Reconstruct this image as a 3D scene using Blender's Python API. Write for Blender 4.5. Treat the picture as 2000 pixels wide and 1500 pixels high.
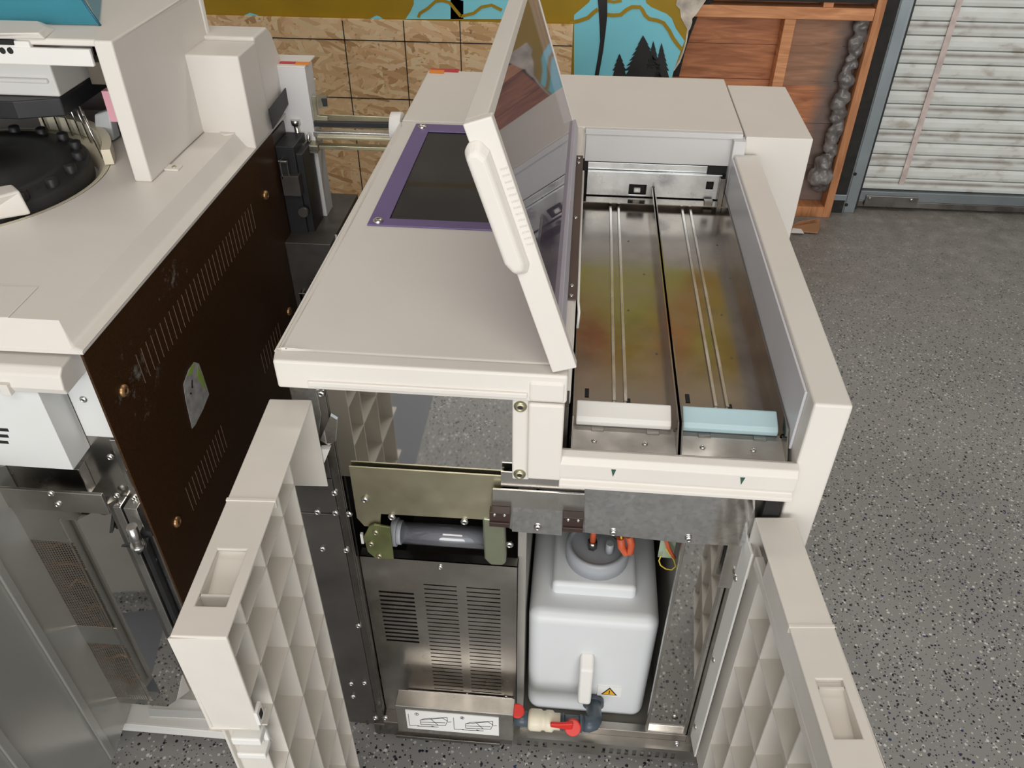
import bpy, bmesh, math, random
from mathutils import Vector, Matrix
random.seed(4)
S = bpy.context.scene
for o in list(bpy.data.objects): bpy.data.objects.remove(o)
# ---------------------------------------------------------------- camera
RM = ((0.9962, 0.0867, 0.0023), (0.0555, -0.6173, -0.7847), (-0.0666, 0.7819, -0.6198))
FPX = 1585.64
CAM = Vector((0, 0, 1.75))
Rwc = Matrix(RM)                                   # world -> camera (x right, y down, z forward)
cd = bpy.data.cameras.new('camera'); cam = bpy.data.objects.new('camera', cd); S.collection.objects.link(cam)
cd.sensor_fit = 'HORIZONTAL'; cd.sensor_width = 36; cd.lens = FPX/2000*36; cd.clip_start = .02
rx, ry, rz = Vector(RM[0]).normalized(), Vector(RM[1]), Vector(RM[2]).normalized()
ry = rz.cross(rx).normalized()
cam.matrix_world = Matrix(((rx[0], -ry[0], -rz[0], CAM[0]), (rx[1], -ry[1], -rz[1], CAM[1]), (rx[2], -ry[2], -rz[2], CAM[2]), (0, 0, 0, 1)))
S.camera = cam
# ---------------------------------------------------------------- light
S.view_settings.view_transform = 'Standard'; S.view_settings.look = 'None'; S.view_settings.gamma = 1
S.view_settings.use_curve_mapping = False; S.view_settings.exposure = 0.0
W = bpy.data.worlds.new('world'); S.world = W; W.use_nodes = True
bgn = W.node_tree.nodes['Background']; bgn.inputs[0].default_value = (.86, .93, 1, 1); bgn.inputs[1].default_value = 1.0
def area(name, loc, rot, sx, sy, power, col):
    l = bpy.data.lights.new(name, 'AREA'); l.shape = 'RECTANGLE'; l.size = sx; l.size_y = sy; l.energy = power; l.color = col
    o = bpy.data.objects.new(name, l); S.collection.objects.link(o); o.location = loc; o.rotation_euler = rot; return o
area('daylight_garage_opening', (0.3, -6.8, 1.9), (math.radians(88), 0, 0), 7.0, 3.6, 310, (1.0, .965, .92))
area('ceiling_lamp', (0.1, -0.9, 3.35), (math.radians(35), 0, 0), 2.4, 1.0, 37, (1.0, .93, .85))
area('ceiling_lamp_rear', (0.3, 2.75, 3.35), (0, 0, 0), 3.6, .3, 22, (1.0, .95, .90))
# ---------------------------------------------------------------- helpers
def at(px, py, **k):
    """point where the sight line through a photo pixel meets a real plane (x=, y= or z=)"""
    d = Vector(((px-1000)/FPX, (py-750)/FPX, 1.0))
    r = Vector((RM[0][0]*d[0]+RM[1][0]*d[1]+RM[2][0]*d[2], RM[0][1]*d[0]+RM[1][1]*d[1]+RM[2][1]*d[2], RM[0][2]*d[0]+RM[1][2]*d[1]+RM[2][2]*d[2]))
    (a, v), = k.items(); i = 'xyz'.index(a)
    return CAM + r*((v-CAM[i])/r[i])
COL = S.collection
def nd(t, k, x=0, **kw):
    n = t.nodes.new(k)
    for a, b in kw.items():
        if a.startswith('i_'):
            n.inputs[a[2:].replace('_', ' ')].default_value = b
        else: setattr(n, a, b)
    return n
MC = {}
def mat(name, col, rough=.5, metal=0.0, spec=.5, var=.06, vscale=6, bump=0.0, bscale=200, coat=0, trans=0, emis=None, rvar=.0, sss=0):
    if name in MC: return MC[name]
    m = bpy.data.materials.new(name); m.use_nodes = True; t = m.node_tree; b = t.nodes['Principled BSDF']
    b.inputs['Roughness'].default_value = rough; b.inputs['Metallic'].default_value = metal
    b.inputs['Specular IOR Level'].default_value = spec; b.inputs['Coat Weight'].default_value = coat
    b.inputs['Transmission Weight'].default_value = trans
    if sss:
        b.inputs['Subsurface Weight'].default_value = sss; b.inputs['Subsurface Radius'].default_value = (.05, .05, .05)
    tc = nd(t, 'ShaderNodeTexCoord'); n = nd(t, 'ShaderNodeTexNoise'); n.inputs['Scale'].default_value = vscale; n.inputs['Detail'].default_value = 6
    t.links.new(tc.outputs['Object'], n.inputs['Vector'])
    r = nd(t, 'ShaderNodeMapRange'); r.inputs[1].default_value = .3; r.inputs[2].default_value = .7
    t.links.new(n.outputs[0], r.inputs[0])
    mx = nd(t, 'ShaderNodeMix', data_type='RGBA')
    mx.inputs[6].default_value = tuple(c*(1-var) for c in col)+(1,); mx.inputs[7].default_value = tuple(min(1, c*(1+var)) for c in col)+(1,)
    t.links.new(r.outputs[0], mx.inputs[0]); t.links.new(mx.outputs[2], b.inputs['Base Color'])
    if rvar:
        r2 = nd(t, 'ShaderNodeMapRange'); r2.inputs[1].default_value = .3; r2.inputs[2].default_value = .7
        r2.inputs[3].default_value = max(0.02, rough-rvar); r2.inputs[4].default_value = rough+rvar
        n2 = nd(t, 'ShaderNodeTexNoise'); n2.inputs['Scale'].default_value = vscale*2.3; n2.inputs['Detail'].default_value = 8
        t.links.new(tc.outputs['Object'], n2.inputs['Vector']); t.links.new(n2.outputs[0], r2.inputs[0]); t.links.new(r2.outputs[0], b.inputs['Roughness'])
    if bump:
        n3 = nd(t, 'ShaderNodeTexNoise'); n3.inputs['Scale'].default_value = bscale; n3.inputs['Detail'].default_value = 3
        t.links.new(tc.outputs['Object'], n3.inputs['Vector'])
        bp = nd(t, 'ShaderNodeBump'); bp.inputs['Strength'].default_value = bump; bp.inputs['Distance'].default_value = .001
        t.links.new(n3.outputs[0], bp.inputs['Height']); t.links.new(bp.outputs[0], b.inputs['Normal'])
    if emis: b.inputs['Emission Color'].default_value = emis+(1,); b.inputs['Emission Strength'].default_value = 1
    MC[name] = m; return m
def M_node(name):
    m = bpy.data.materials.new(name); m.use_nodes = True; MC[name] = m; return m, m.node_tree, m.node_tree.nodes['Principled BSDF']
def ramp(t, src, stops, interp='LINEAR'):
    r = nd(t, 'ShaderNodeValToRGB'); r.color_ramp.interpolation = interp
    e = r.color_ramp.elements
    while len(e) > 1: e.remove(e[-1])
    e[0].position = stops[0][0]; e[0].color = stops[0][1]+(1,)
    for p, c in stops[1:]:
        x = e.new(p); x.color = c+(1,)
    t.links.new(src, r.inputs[0]); return r.outputs[0]
def mixc(t, f, a, b):
    m = nd(t, 'ShaderNodeMix', data_type='RGBA')
    for s, k in ((f, 0), (a, 6), (b, 7)):
        if isinstance(s, (int, float)): m.inputs[k].default_value = s
        elif isinstance(s, tuple): m.inputs[k].default_value = s+(1,)
        else: t.links.new(s, m.inputs[k])
    return m.outputs[2]
def mth(t, op, a, b=0.0, c=None):
    m = nd(t, 'ShaderNodeMath', operation=op)
    for i, s in enumerate((a, b) if c is None else (a, b, c)):
        if isinstance(s, (int, float)): m.inputs[i].default_value = s
        else: t.links.new(s, m.inputs[i])
    return m.outputs[0]

# plain materials
CREAM = mat('cream_painted_plastic', (.75, .715, .665), .42, var=.025, vscale=5, bump=.12, bscale=600)
CREAM2 = mat('cream_moulded_plastic', (.70, .665, .61), .38, var=.05, vscale=9, rvar=.06)
WHITEP = mat('white_plastic', (.82, .81, .78), .4, var=.02)
INNERW = mat('pale_grey_painted_metal', (.66, .66, .66), .45, var=.03, bump=.1, bscale=500)
BLACK = mat('black_plastic', (.018, .018, .02), .45, var=.3, vscale=12)
DARK = mat('dark_grey_metal', (.125, .115, .105), .42, .6, var=.25, vscale=7, rvar=.1)
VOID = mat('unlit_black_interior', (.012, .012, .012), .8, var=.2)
CHR = mat('bright_zinc_screw', (.72, .71, .69), .25, 1, var=.1)
BRASSY = mat('yellow_zinc_plating', (.46, .43, .30), .38, .85, var=.22, vscale=7, rvar=.1)
OLIVE = mat('olive_zinc_plating', (.19, .21, .09), .42, .55, var=.4, vscale=14, rvar=.1)
HDPE = mat('translucent_white_tank_plastic', (.74, .765, .78), .38, var=.02, sss=.25)
GREYPVC = mat('grey_pvc', (.40, .42, .45), .4, var=.05)
DKPVC = mat('dark_grey_pvc', (.075, .10, .125), .35, var=.1)
RED = mat('red_plastic', (.72, .03, .02), .35, var=.08)
IVORY = mat('ivory_plastic', (.80, .74, .58), .4, var=.05)
BLUEH = mat('pale_blue_plastic', (.46, .63, .68), .38, var=.03)
ORANGE = mat('orange_sticker', (.85, .27, .02), .5, var=.05)
REDS = mat('red_sticker', (.55, .04, .05), .5, var=.05)
LABELW = mat('white_label', (.85, .85, .83), .5, var=.01)
INK = mat('black_ink', (.02, .02, .02), .6, var=.1)
YELL = mat('yellow_warning', (.85, .45, .02), .5, var=.03)
DKGREEN = mat('dark_green_print', (.03, .09, .07), .5)
PINK = mat('pink_plastic', (.75, .38, .45), .45)
ORW = mat('orange_rubber', (.70, .13, .05), .5)
YWIRE = mat('yellow_wire', (.85, .65, .08), .5)
TEALP = mat('circuit_board_green', (.45, .55, .40), .5)
FOAM = mat('grey_pipe_foam', (.17, .16, .155), .32, var=.5, vscale=16, spec=.6)
CARD = mat('brown_cardboard', (.42, .22, .11), .8, var=.2)
SCREWB = mat('bronze_screw', (.50, .30, .14), .35, .8, var=.2)
STEELD = mat('dark_steel', (.34, .32, .30), .3, 1, var=.2, vscale=5, rvar=.12)
def metal(name, col, rough, spangle=0, stain=.3, scale=6):
    m, t, b = M_node(name); b.inputs['Metallic'].default_value = 1
    tc = nd(t, 'ShaderNodeTexCoord'); n = nd(t, 'ShaderNodeTexNoise'); n.inputs['Scale'].default_value = scale; n.inputs['Detail'].default_value = 8; n.inputs['Roughness'].default_value = .62
    t.links.new(tc.outputs['Object'], n.inputs['Vector'])
    c = ramp(t, n.outputs[0], [(.32, tuple(k*(1-stain) for k in col)), (.5, col), (.72, tuple(min(1, k*(1+stain*.4)) for k in col))])
    if spangle:
        v = nd(t, 'ShaderNodeTexVoronoi'); v.inputs['Scale'].default_value = 130; t.links.new(tc.outputs['Object'], v.inputs['Vector'])
        g = ramp(t, v.outputs['Color'], [(0, (.62, .62, .64)), (1, (1.25, 1.25, 1.25))])
        mm = nd(t, 'ShaderNodeMix', data_type='RGBA', blend_type='MULTIPLY'); mm.inputs[0].default_value = spangle
        t.links.new(c, mm.inputs[6]); t.links.new(g, mm.inputs[7]); c = mm.outputs[2]
    t.links.new(c, b.inputs['Base Color'])
    r = nd(t, 'ShaderNodeMapRange'); r.inputs[1].default_value = .3; r.inputs[2].default_value = .75; r.inputs[3].default_value = rough*.6; r.inputs[4].default_value = rough*1.7
    n2 = nd(t, 'ShaderNodeTexNoise'); n2.inputs['Scale'].default_value = scale*1.7; n2.inputs['Detail'].default_value = 6
    t.links.new(tc.outputs['Object'], n2.inputs['Vector']); t.links.new(n2.outputs[0], r.inputs[0]); t.links.new(r.outputs[0], b.inputs['Roughness'])
    return m
STEEL = metal('stainless_steel', (.66, .64, .61), .22)
TRAYM = metal('stained_tray_steel', (.37, .34, .305), .16, stain=.3, scale=4.5)
MIRROR = metal('polished_steel', (.72, .71, .69), .03, stain=.08, scale=3)
GALV = metal('galvanised_steel', (.80, .81, .82), .10, spangle=.4, stain=.15)
LOUV = metal('louvered_steel', (.44, .42, .39), .30, stain=.15)
WALLM = metal('brushed_aluminium', (.68, .70, .71), .3, stain=.25, scale=9)

def floor_mat():
    m, t, b = M_node('epoxy_flake_floor')
    tc = nd(t, 'ShaderNodeTexCoord'); P = tc.outputs['Object']
    n = nd(t, 'ShaderNodeTexNoise'); n.inputs['Scale'].default_value = 2.2; n.inputs['Detail'].default_value = 5; t.links.new(P, n.inputs['Vector'])
    base = ramp(t, n.outputs[0], [(.3, (.265, .265, .258)), (.7, (.32, .318, .31))])
    c = base
    for sc, thr, cols in ((125, .34, [(0, (.01, .012, .02)), (.33, (.60, .59, .56)), (.60, (.03, .035, .05)), (.72, (.30, .30, .29)), (.80, (.02, .035, .13)), (.84, (.70, .69, .66))]),
                          (200, .32, [(0, (.03, .03, .035)), (.40, (.55, .54, .52)), (.70, (.06, .06, .07))])):
        v = nd(t, 'ShaderNodeTexVoronoi'); v.inputs['Scale'].default_value = sc; t.links.new(P, v.inputs['Vector'])
        sp = nd(t, 'ShaderNodeSeparateColor'); t.links.new(v.outputs['Color'], sp.inputs[0])
        dist = nd(t, 'ShaderNodeTexNoise'); dist.inputs['Scale'].default_value = sc*1.6; t.links.new(P, dist.inputs['Vector'])
        dd = mth(t, 'ADD', v.outputs['Distance'], mth(t, 'MULTIPLY', mth(t, 'SUBTRACT', dist.outputs[0], .5), .5))
        inside = mth(t, 'LESS_THAN', dd, mth(t, 'MULTIPLY', sp.outputs[2], thr+.12))
        pick = mth(t, 'GREATER_THAN', sp.outputs[1], .36)
        f = mth(t, 'MULTIPLY', inside, pick)
        c = mixc(t, f, c, ramp(t, sp.outputs[0], cols, 'CONSTANT'))
    # dusty bare concrete towards the back wall
    sx = nd(t, 'ShaderNodeSeparateXYZ'); t.links.new(P, sx.inputs[0])
    n4 = nd(t, 'ShaderNodeTexNoise'); n4.inputs['Scale'].default_value = 3.5; n4.inputs['Detail'].default_value = 8; t.links.new(P, n4.inputs['Vector'])
    yy = mth(t, 'ADD', sx.outputs[1], mth(t, 'MULTIPLY', mth(t, 'SUBTRACT', n4.outputs[0], .5), .8))
    mr = nd(t, 'ShaderNodeMapRange'); mr.inputs[1].default_value = 2.5; mr.inputs[2].default_value = 3.5; t.links.new(yy, mr.inputs[0])
    n5 = nd(t, 'ShaderNodeTexNoise'); n5.inputs['Scale'].default_value = 14; n5.inputs['Detail'].default_value = 10; t.links.new(P, n5.inputs['Vector'])
    dust = ramp(t, n5.outputs[0], [(.3, (.15, .135, .115)), (.52, (.23, .21, .185)), (.75, (.34, .32, .29))])
    c = mixc(t, mth(t, 'MULTIPLY', mr.outputs[0], .72), c, dust)
    n6 = nd(t, 'ShaderNodeTexNoise'); n6.inputs['Scale'].default_value = 1.1; n6.inputs['Detail'].default_value = 3; t.links.new(P, n6.inputs['Vector'])
    warm = nd(t, 'ShaderNodeMapRange'); warm.inputs[1].default_value = .45; warm.inputs[2].default_value = .65; t.links.new(n6.outputs[0], warm.inputs[0])
    c = mixc(t, mth(t, 'MULTIPLY', warm.outputs[0], .12), c, (.27, .235, .19))
    # plain un-flaked strip nearest the camera on the left
    strip = mth(t, 'MULTIPLY', mth(t, 'LESS_THAN', sx.outputs[1], .765), mth(t, 'LESS_THAN', sx.outputs[0], -.45))
    c = mixc(t, strip, c, (.16, .175, .19))
    t.links.new(c, b.inputs['Base Color'])
    b.inputs['Roughness'].default_value = .42; b.inputs['Specular IOR Level'].default_value = .4
    return m
def osb_mat():
    m, t, b = M_node('oriented_strand_board')
    tc = nd(t, 'ShaderNodeTexCoord'); P0 = tc.outputs['Object']
    nn = nd(t, 'ShaderNodeTexNoise'); nn.inputs['Scale'].default_value = 7; nn.inputs['Detail'].default_value = 3; t.links.new(P0, nn.inputs['Vector'])
    c = None
    for i, (ang, sx_, sz_, sc) in enumerate(((10, .30, 1.0, 30), (-38, .26, 1.0, 34), (62, .28, 1.0, 38), (-75, .25, 1.0, 44), (28, .24, 1, 52), (-15, .22, 1, 60))):
        mp = nd(t, 'ShaderNodeMapping'); mp.inputs['Rotation'].default_value = (0, math.radians(ang), 0); mp.inputs['Location'].default_value = (i*1.7, 0, i*.9)
        t.links.new(P0, mp.inputs[0])
        mp2 = nd(t, 'ShaderNodeMapping'); mp2.inputs['Scale'].default_value = (sx_, .05, sz_); t.links.new(mp.outputs[0], mp2.inputs[0])
        ad = nd(t, 'ShaderNodeVectorMath', operation='MULTIPLY_ADD'); t.links.new(nn.outputs[1], ad.inputs[0]); ad.inputs[1].default_value = (.05, .0, .05); t.links.new(mp2.outputs[0], ad.inputs[2])
        v = nd(t, 'ShaderNodeTexVoronoi'); v.inputs['Scale'].default_value = sc; t.links.new(ad.outputs[0], v.inputs['Vector'])
        s = nd(t, 'ShaderNodeSeparateColor'); t.links.new(v.outputs['Color'], s.inputs[0])
        cc = ramp(t, s.outputs[0], [(0, (.52, .30, .14)), (.16, (.78, .50, .26)), (.5, (.90, .63, .37)), (.8, (.93, .72, .46)), (1, (.66, .41, .20))])
        if c is None: c = cc
        else: c = mixc(t, mth(t, 'GREATER_THAN', s.outputs[1], .55), c, cc)
    n2 = nd(t, 'ShaderNodeTexNoise'); n2.inputs['Scale'].default_value = 55; n2.inputs['Detail'].default_value = 4; t.links.new(P0, n2.inputs['Vector'])
    dk = nd(t, 'ShaderNodeMapRange'); dk.inputs[1].default_value = .66; dk.inputs[2].default_value = .74; t.links.new(n2.outputs[0], dk.inputs[0])
    c = mixc(t, mth(t, 'MULTIPLY', dk.outputs[0], .7), c, (.20, .09, .04))
    t.links.new(c, b.inputs['Base Color']); b.inputs['Roughness'].default_value = .6
    return m
def wood_mat(name, a, bcol, scale=1.0, vertical=False, spray=False):
    m, t, b = M_node(name); tc = nd(t, 'ShaderNodeTexCoord'); mp = nd(t, 'ShaderNodeMapping')
    mp.inputs['Scale'].default_value = (14, 4, 1.6) if vertical else (1.6, 4, 14); t.links.new(tc.outputs['Object'], mp.inputs[0])
    n = nd(t, 'ShaderNodeTexNoise'); n.inputs['Scale'].default_value = 3*scale; n.inputs['Detail'].default_value = 8; n.inputs['Distortion'].default_value = 1.2
    t.links.new(mp.outputs[0], n.inputs['Vector'])
    c = ramp(t, n.outputs[0], [(.25, a), (.5, tuple((x+y)/2 for x, y in zip(a, bcol))), (.72, bcol)])
    if spray:
        sx = nd(t, 'ShaderNodeSeparateXYZ'); t.links.new(tc.outputs['Object'], sx.inputs[0])
        n2 = nd(t, 'ShaderNodeTexNoise'); n2.inputs['Scale'].default_value = 9; n2.inputs['Detail'].default_value = 5; t.links.new(tc.outputs['Object'], n2.inputs['Vector'])
        xx = mth(t, 'SUBTRACT', mth(t, 'ADD', sx.outputs[0], mth(t, 'MULTIPLY', n2.outputs[0], .06)), mth(t, 'MULTIPLY', sx.outputs[2], .10))
        mr = nd(t, 'ShaderNodeMapRange'); mr.inputs[1].default_value = .97; mr.inputs[2].default_value = 1.04; t.links.new(xx, mr.inputs[0])
        c = mixc(t, mth(t, 'MULTIPLY', mr.outputs[0], .85), c, (.13, .12, .115))
    t.links.new(c, b.inputs['Base Color']); b.inputs['Roughness'].default_value = .6; return m
def brown_mat():
    m, t, b = M_node('hammered_brown_paint'); tc = nd(t, 'ShaderNodeTexCoord'); P = tc.outputs['Object']
    n = nd(t, 'ShaderNodeTexNoise'); n.inputs['Scale'].default_value = 500; n.inputs['Detail'].default_value = 2; t.links.new(P, n.inputs['Vector'])
    c = ramp(t, n.outputs[0], [(.3, (.038, .017, .006)), (.7, (.085, .038, .013))])
    # white scuff marks near the front top and half way along the panel
    for (y, z, ry_, rz_, thr) in ((.99, .93, .10, .11, .52), (1.18, 1.01, .07, .045, .50)):
        sx = nd(t, 'ShaderNodeSeparateXYZ'); t.links.new(P, sx.inputs[0])
        dy = mth(t, 'DIVIDE', mth(t, 'SUBTRACT', sx.outputs[1], y), ry_); dz = mth(t, 'DIVIDE', mth(t, 'SUBTRACT', sx.outputs[2], z), rz_)
        d2 = mth(t, 'ADD', mth(t, 'MULTIPLY', dy, dy), mth(t, 'MULTIPLY', dz, dz))
        n2 = nd(t, 'ShaderNodeTexNoise'); n2.inputs['Scale'].default_value = 38; n2.inputs['Detail'].default_value = 9; n2.inputs['Roughness'].default_value = .7; t.links.new(P, n2.inputs['Vector'])
        mr = nd(t, 'ShaderNodeMapRange'); mr.inputs[1].default_value = thr; mr.inputs[2].default_value = thr+.16
        t.links.new(mth(t, 'SUBTRACT', n2.outputs[0], mth(t, 'MULTIPLY', d2, .16)), mr.inputs[0])
        c = mixc(t, mth(t, 'MULTIPLY', mr.outputs[0], .5), c, (.50, .50, .48))
    t.links.new(c, b.inputs['Base Color']); b.inputs['Roughness'].default_value = .38; b.inputs['Metallic'].default_value = .25
    bp = nd(t, 'ShaderNodeBump'); bp.inputs['Strength'].default_value = .35; bp.inputs['Distance'].default_value = .0006
    t.links.new(n.outputs[0], bp.inputs['Height']); t.links.new(bp.outputs[0], b.inputs['Normal'])
    return m
def door_mat():
    m, t, b = M_node('dirty_white_shutter_paint'); tc = nd(t, 'ShaderNodeTexCoord'); P = tc.outputs['Object']
    mp = nd(t, 'ShaderNodeMapping'); mp.inputs['Scale'].default_value = (3, 1, 6); t.links.new(P, mp.inputs[0])
    n = nd(t, 'ShaderNodeTexNoise'); n.inputs['Scale'].default_value = 3; n.inputs['Detail'].default_value = 9; t.links.new(mp.outputs[0], n.inputs['Vector'])
    c = ramp(t, n.outputs[0], [(.30, (.48, .45, .40)), (.42, (.68, .70, .67)), (.7, (.76, .79, .77))])
    g = nd(t, 'ShaderNodeNewGeometry'); sx = nd(t, 'ShaderNodeSeparateXYZ'); t.links.new(g.outputs['Position'], sx.inputs[0])
    # grime caught in every second slat joint
    z = mth(t, 'DIVIDE', mth(t, 'SUBTRACT', sx.outputs[2], .135), .1155); fr = mth(t, 'FRACT', mth(t, 'ADD', z, .5))
    near = mth(t, 'SUBTRACT', 1.0, mth(t, 'MULTIPLY', mth(t, 'ABSOLUTE', mth(t, 'SUBTRACT', fr, .5)), 8.5))
    n2 = nd(t, 'ShaderNodeTexNoise'); n2.inputs['Scale'].default_value = 9; n2.inputs['Detail'].default_value = 8; t.links.new(P, n2.inputs['Vector'])
    f = mth(t, 'MULTIPLY', mth(t, 'MAXIMUM', near, 0.0), mth(t, 'MULTIPLY', n2.outputs[0], 1.5))
    f = mth(t, 'MINIMUM', f, .85)
    c = mixc(t, f, c, (.20, .17, .14))
    t.links.new(c, b.inputs['Base Color']); b.inputs['Roughness'].default_value = .5
    return m
def tint(name, tr, gl=.06, rough=.03, ior=1.5, diff=None, dfac=0.0):
    m = bpy.data.materials.new(name); m.use_nodes = True; t = m.node_tree; t.nodes.clear()
    o = nd(t, 'ShaderNodeOutputMaterial'); T = nd(t, 'ShaderNodeBsdfTransparent'); T.inputs[0].default_value = tr+(1,)
    G = nd(t, 'ShaderNodeBsdfGlossy'); G.inputs['Roughness'].default_value = rough; G.inputs[0].default_value = (1, 1, 1, 1)
    fr = nd(t, 'ShaderNodeFresnel'); fr.inputs[0].default_value = ior
    f = mth(t, 'ADD', fr.outputs[0], gl); sh = T.outputs[0]
    if diff:
        D = nd(t, 'ShaderNodeBsdfDiffuse'); D.inputs[0].default_value = diff+(1,); mm = nd(t, 'ShaderNodeMixShader'); mm.inputs[0].default_value = dfac
        t.links.new(sh, mm.inputs[1]); t.links.new(D.outputs[0], mm.inputs[2]); sh = mm.outputs[0]
    mx = nd(t, 'ShaderNodeMixShader'); t.links.new(f, mx.inputs[0]); t.links.new(sh, mx.inputs[1]); t.links.new(G.outputs[0], mx.inputs[2])
    t.links.new(mx.outputs[0], o.inputs[0]); MC[name] = m; return m
FLOOR = floor_mat(); OSB = osb_mat(); BROWN = brown_mat(); SHUT = door_mat()
WOODR = wood_mat('red_brown_sheathing', (.30, .10, .04), (.66, .27, .12), spray=True)
WOODL = wood_mat('lighter_stud_wood', (.46, .18, .07), (.80, .38, .18))
WOODV = wood_mat('upright_stud_wood', (.36, .14, .055), (.62, .28, .12), vertical=True)
WOODP = wood_mat('grey_weathered_board', (.24, .12, .07), (.48, .25, .15), spray=True)
GLASSP = tint('purple_tinted_acrylic', (.72, .66, .76), .0, .03, diff=(.50, .42, .58), dfac=.20)
GLASSD = tint('dark_window_glass', (.50, .37, .41), .0, .05)
GLASSB = tint('blue_tinted_plastic', (.25, .66, .76), .0, .25, diff=(.08, .38, .50), dfac=.55)
PURPLE = mat('purple_window_border', (.155, .11, .27), .32, var=.05)

class MB:
    def __init__(s): s.v = []; s.f = []; s.m = []; s.sm = []
    def face(s, pts, m=0, smooth=False):
        n = len(s.v); s.v += [tuple(p) for p in pts]; s.f.append(tuple(range(n, n+len(pts)))); s.m.append(m); s.sm.append(smooth); return s
    def raw(s, vs, fs, m=0, smooth=False):
        n = len(s.v); s.v += [tuple(p) for p in vs]
        for f in fs: s.f.append(tuple(n+i for i in f)); s.m.append(m); s.sm.append(smooth)
        return s
    def box(s, x0, x1, y0, y1, z0, z1, m=0):
        V = [(x, y, z) for z in (z0, z1) for y in (y0, y1) for x in (x0, x1)]
        return s.raw(V, [(0, 2, 3, 1), (4, 5, 7, 6), (0, 1, 5, 4), (2, 6, 7, 3), (0, 4, 6, 2), (1, 3, 7, 5)], m)
    def ext(s, pts, off, m=0):
        """closed solid: polygon pts swept by the vector off"""
        pts = [Vector(p) for p in pts]; off = Vector(off); n = len(pts)
        V = pts+[p+off for p in pts]
        F = [tuple(range(n-1, -1, -1)), tuple(range(n, 2*n))]+[(i, (i+1) % n, n+(i+1) % n, n+i) for i in range(n)]
        return s.raw(V, F, m)
    def hexa(s, a, b, m=0):
        """solid between quads a and b"""
        V = [Vector(p) for p in a]+[Vector(p) for p in b]; n = len(a)
        return s.raw(V, [tuple(range(n-1, -1, -1)), tuple(range(n, 2*n))]+[(i, (i+1) % n, n+(i+1) % n, n+i) for i in range(n)], m)
    def tube(s, pts, r, n=12, m=0, cap=True, radii=None):
        pts = [Vector(p) for p in pts]; V = []; F = []; up = None
        for i, p in enumerate(pts):
            d = (pts[min(i+1, len(pts)-1)]-pts[max(i-1, 0)]).normalized()
            if up is None: up = d.orthogonal().normalized()
            up = (up-d*up.dot(d)).normalized(); w = d.cross(up); rr = radii[i] if radii else r
            for k in range(n):
                a = 2*math.pi*k/n; V.append(p+(up*math.cos(a)+w*math.sin(a))*rr)
        for i in range(len(pts)-1):
            for k in range(n): F.append((i*n+k, i*n+(k+1) % n, (i+1)*n+(k+1) % n, (i+1)*n+k))
        s.raw(V, F, m, True)
        if cap:
            s.face([V[k] for k in range(n-1, -1, -1)], m); s.face([V[(len(pts)-1)*n+k] for k in range(n)], m)
        return s
    def cyl(s, p0, p1, r, n=24, m=0, r1=None): return s.tube([p0, p1], r, n, m, True, [r, r if r1 is None else r1])
    def lathe(s, prof, c, n=32, m=0, smooth=True):
        V = []; F = []
        for r, z in prof:
            for k in range(n):
                a = 2*math.pi*k/n; V.append((c[0]+r*math.cos(a), c[1]+r*math.sin(a), c[2]+z))
        for i in range(len(prof)-1):
            for k in range(n): F.append((i*n+k, i*n+(k+1) % n, (i+1)*n+(k+1) % n, (i+1)*n+k))
        return s.raw(V, F, m, smooth)
    def ball(s, c, r, m=0, sq=(1, 1, 1), n=10):
        prof = [(max(1e-5, math.cos(a)), math.sin(a)) for a in [(-.5+i/8)*math.pi for i in range(9)]]
        V = []; F = []
        for pr, pz in prof:
            for k in range(n):
                a = 2*math.pi*k/n; V.append((c[0]+r*sq[0]*pr*math.cos(a), c[1]+r*sq[1]*pr*math.sin(a), c[2]+r*sq[2]*pz))
        for i in range(8):
            for k in range(n): F.append((i*n+k, i*n+(k+1) % n, (i+1)*n+(k+1) % n, (i+1)*n+k))
        return s.raw(V, F, m, True)
    def holed(s, O, U, V_, u0, u1, v0, v1, holes, th, m=0):
        """plate in plane O+u*U+v*V with rectangular holes cut through, thickness th along -(UxV)"""
        O, U, V_ = Vector(O), Vector(U), Vector(V_); N = U.cross(V_).normalized()
        us = sorted(set([u0, u1]+[h[k] for h in holes for k in (0, 1)])); vs = sorted(set([v0, v1]+[h[k] for h in holes for k in (2, 3)]))
        us = [u for u in us if u0 <= u <= u1]; vs = [v for v in vs if v0 <= v <= v1]
        def hole(i, j):
            if i < 0 or j < 0 or i >= len(us)-1 or j >= len(vs)-1: return True
            uc = (us[i]+us[i+1])/2; vc = (vs[j]+vs[j+1])/2
            return any(h[0] < uc < h[1] and h[2] < vc < h[3] for h in holes)
        P = lambda u, v, d: O+U*u+V_*v-N*d
        for i in range(len(us)-1):
            for j in range(len(vs)-1):
                if hole(i, j): continue
                a, b_, c, d = us[i], us[i+1], vs[j], vs[j+1]
                s.face([P(a, c, 0), P(b_, c, 0), P(b_, d, 0), P(a, d, 0)], m); s.face([P(a, d, th), P(b_, d, th), P(b_, c, th), P(a, c, th)], m)
                if hole(i-1, j): s.face([P(a, c, 0), P(a, d, 0), P(a, d, th), P(a, c, th)], m)
                if hole(i+1, j): s.face([P(b_, d, 0), P(b_, c, 0), P(b_, c, th), P(b_, d, th)], m)
                if hole(i, j-1): s.face([P(b_, c, 0), P(a, c, 0), P(a, c, th), P(b_, c, th)], m)
                if hole(i, j+1): s.face([P(a, d, 0), P(b_, d, 0), P(b_, d, th), P(a, d, th)], m)
        return s
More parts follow.
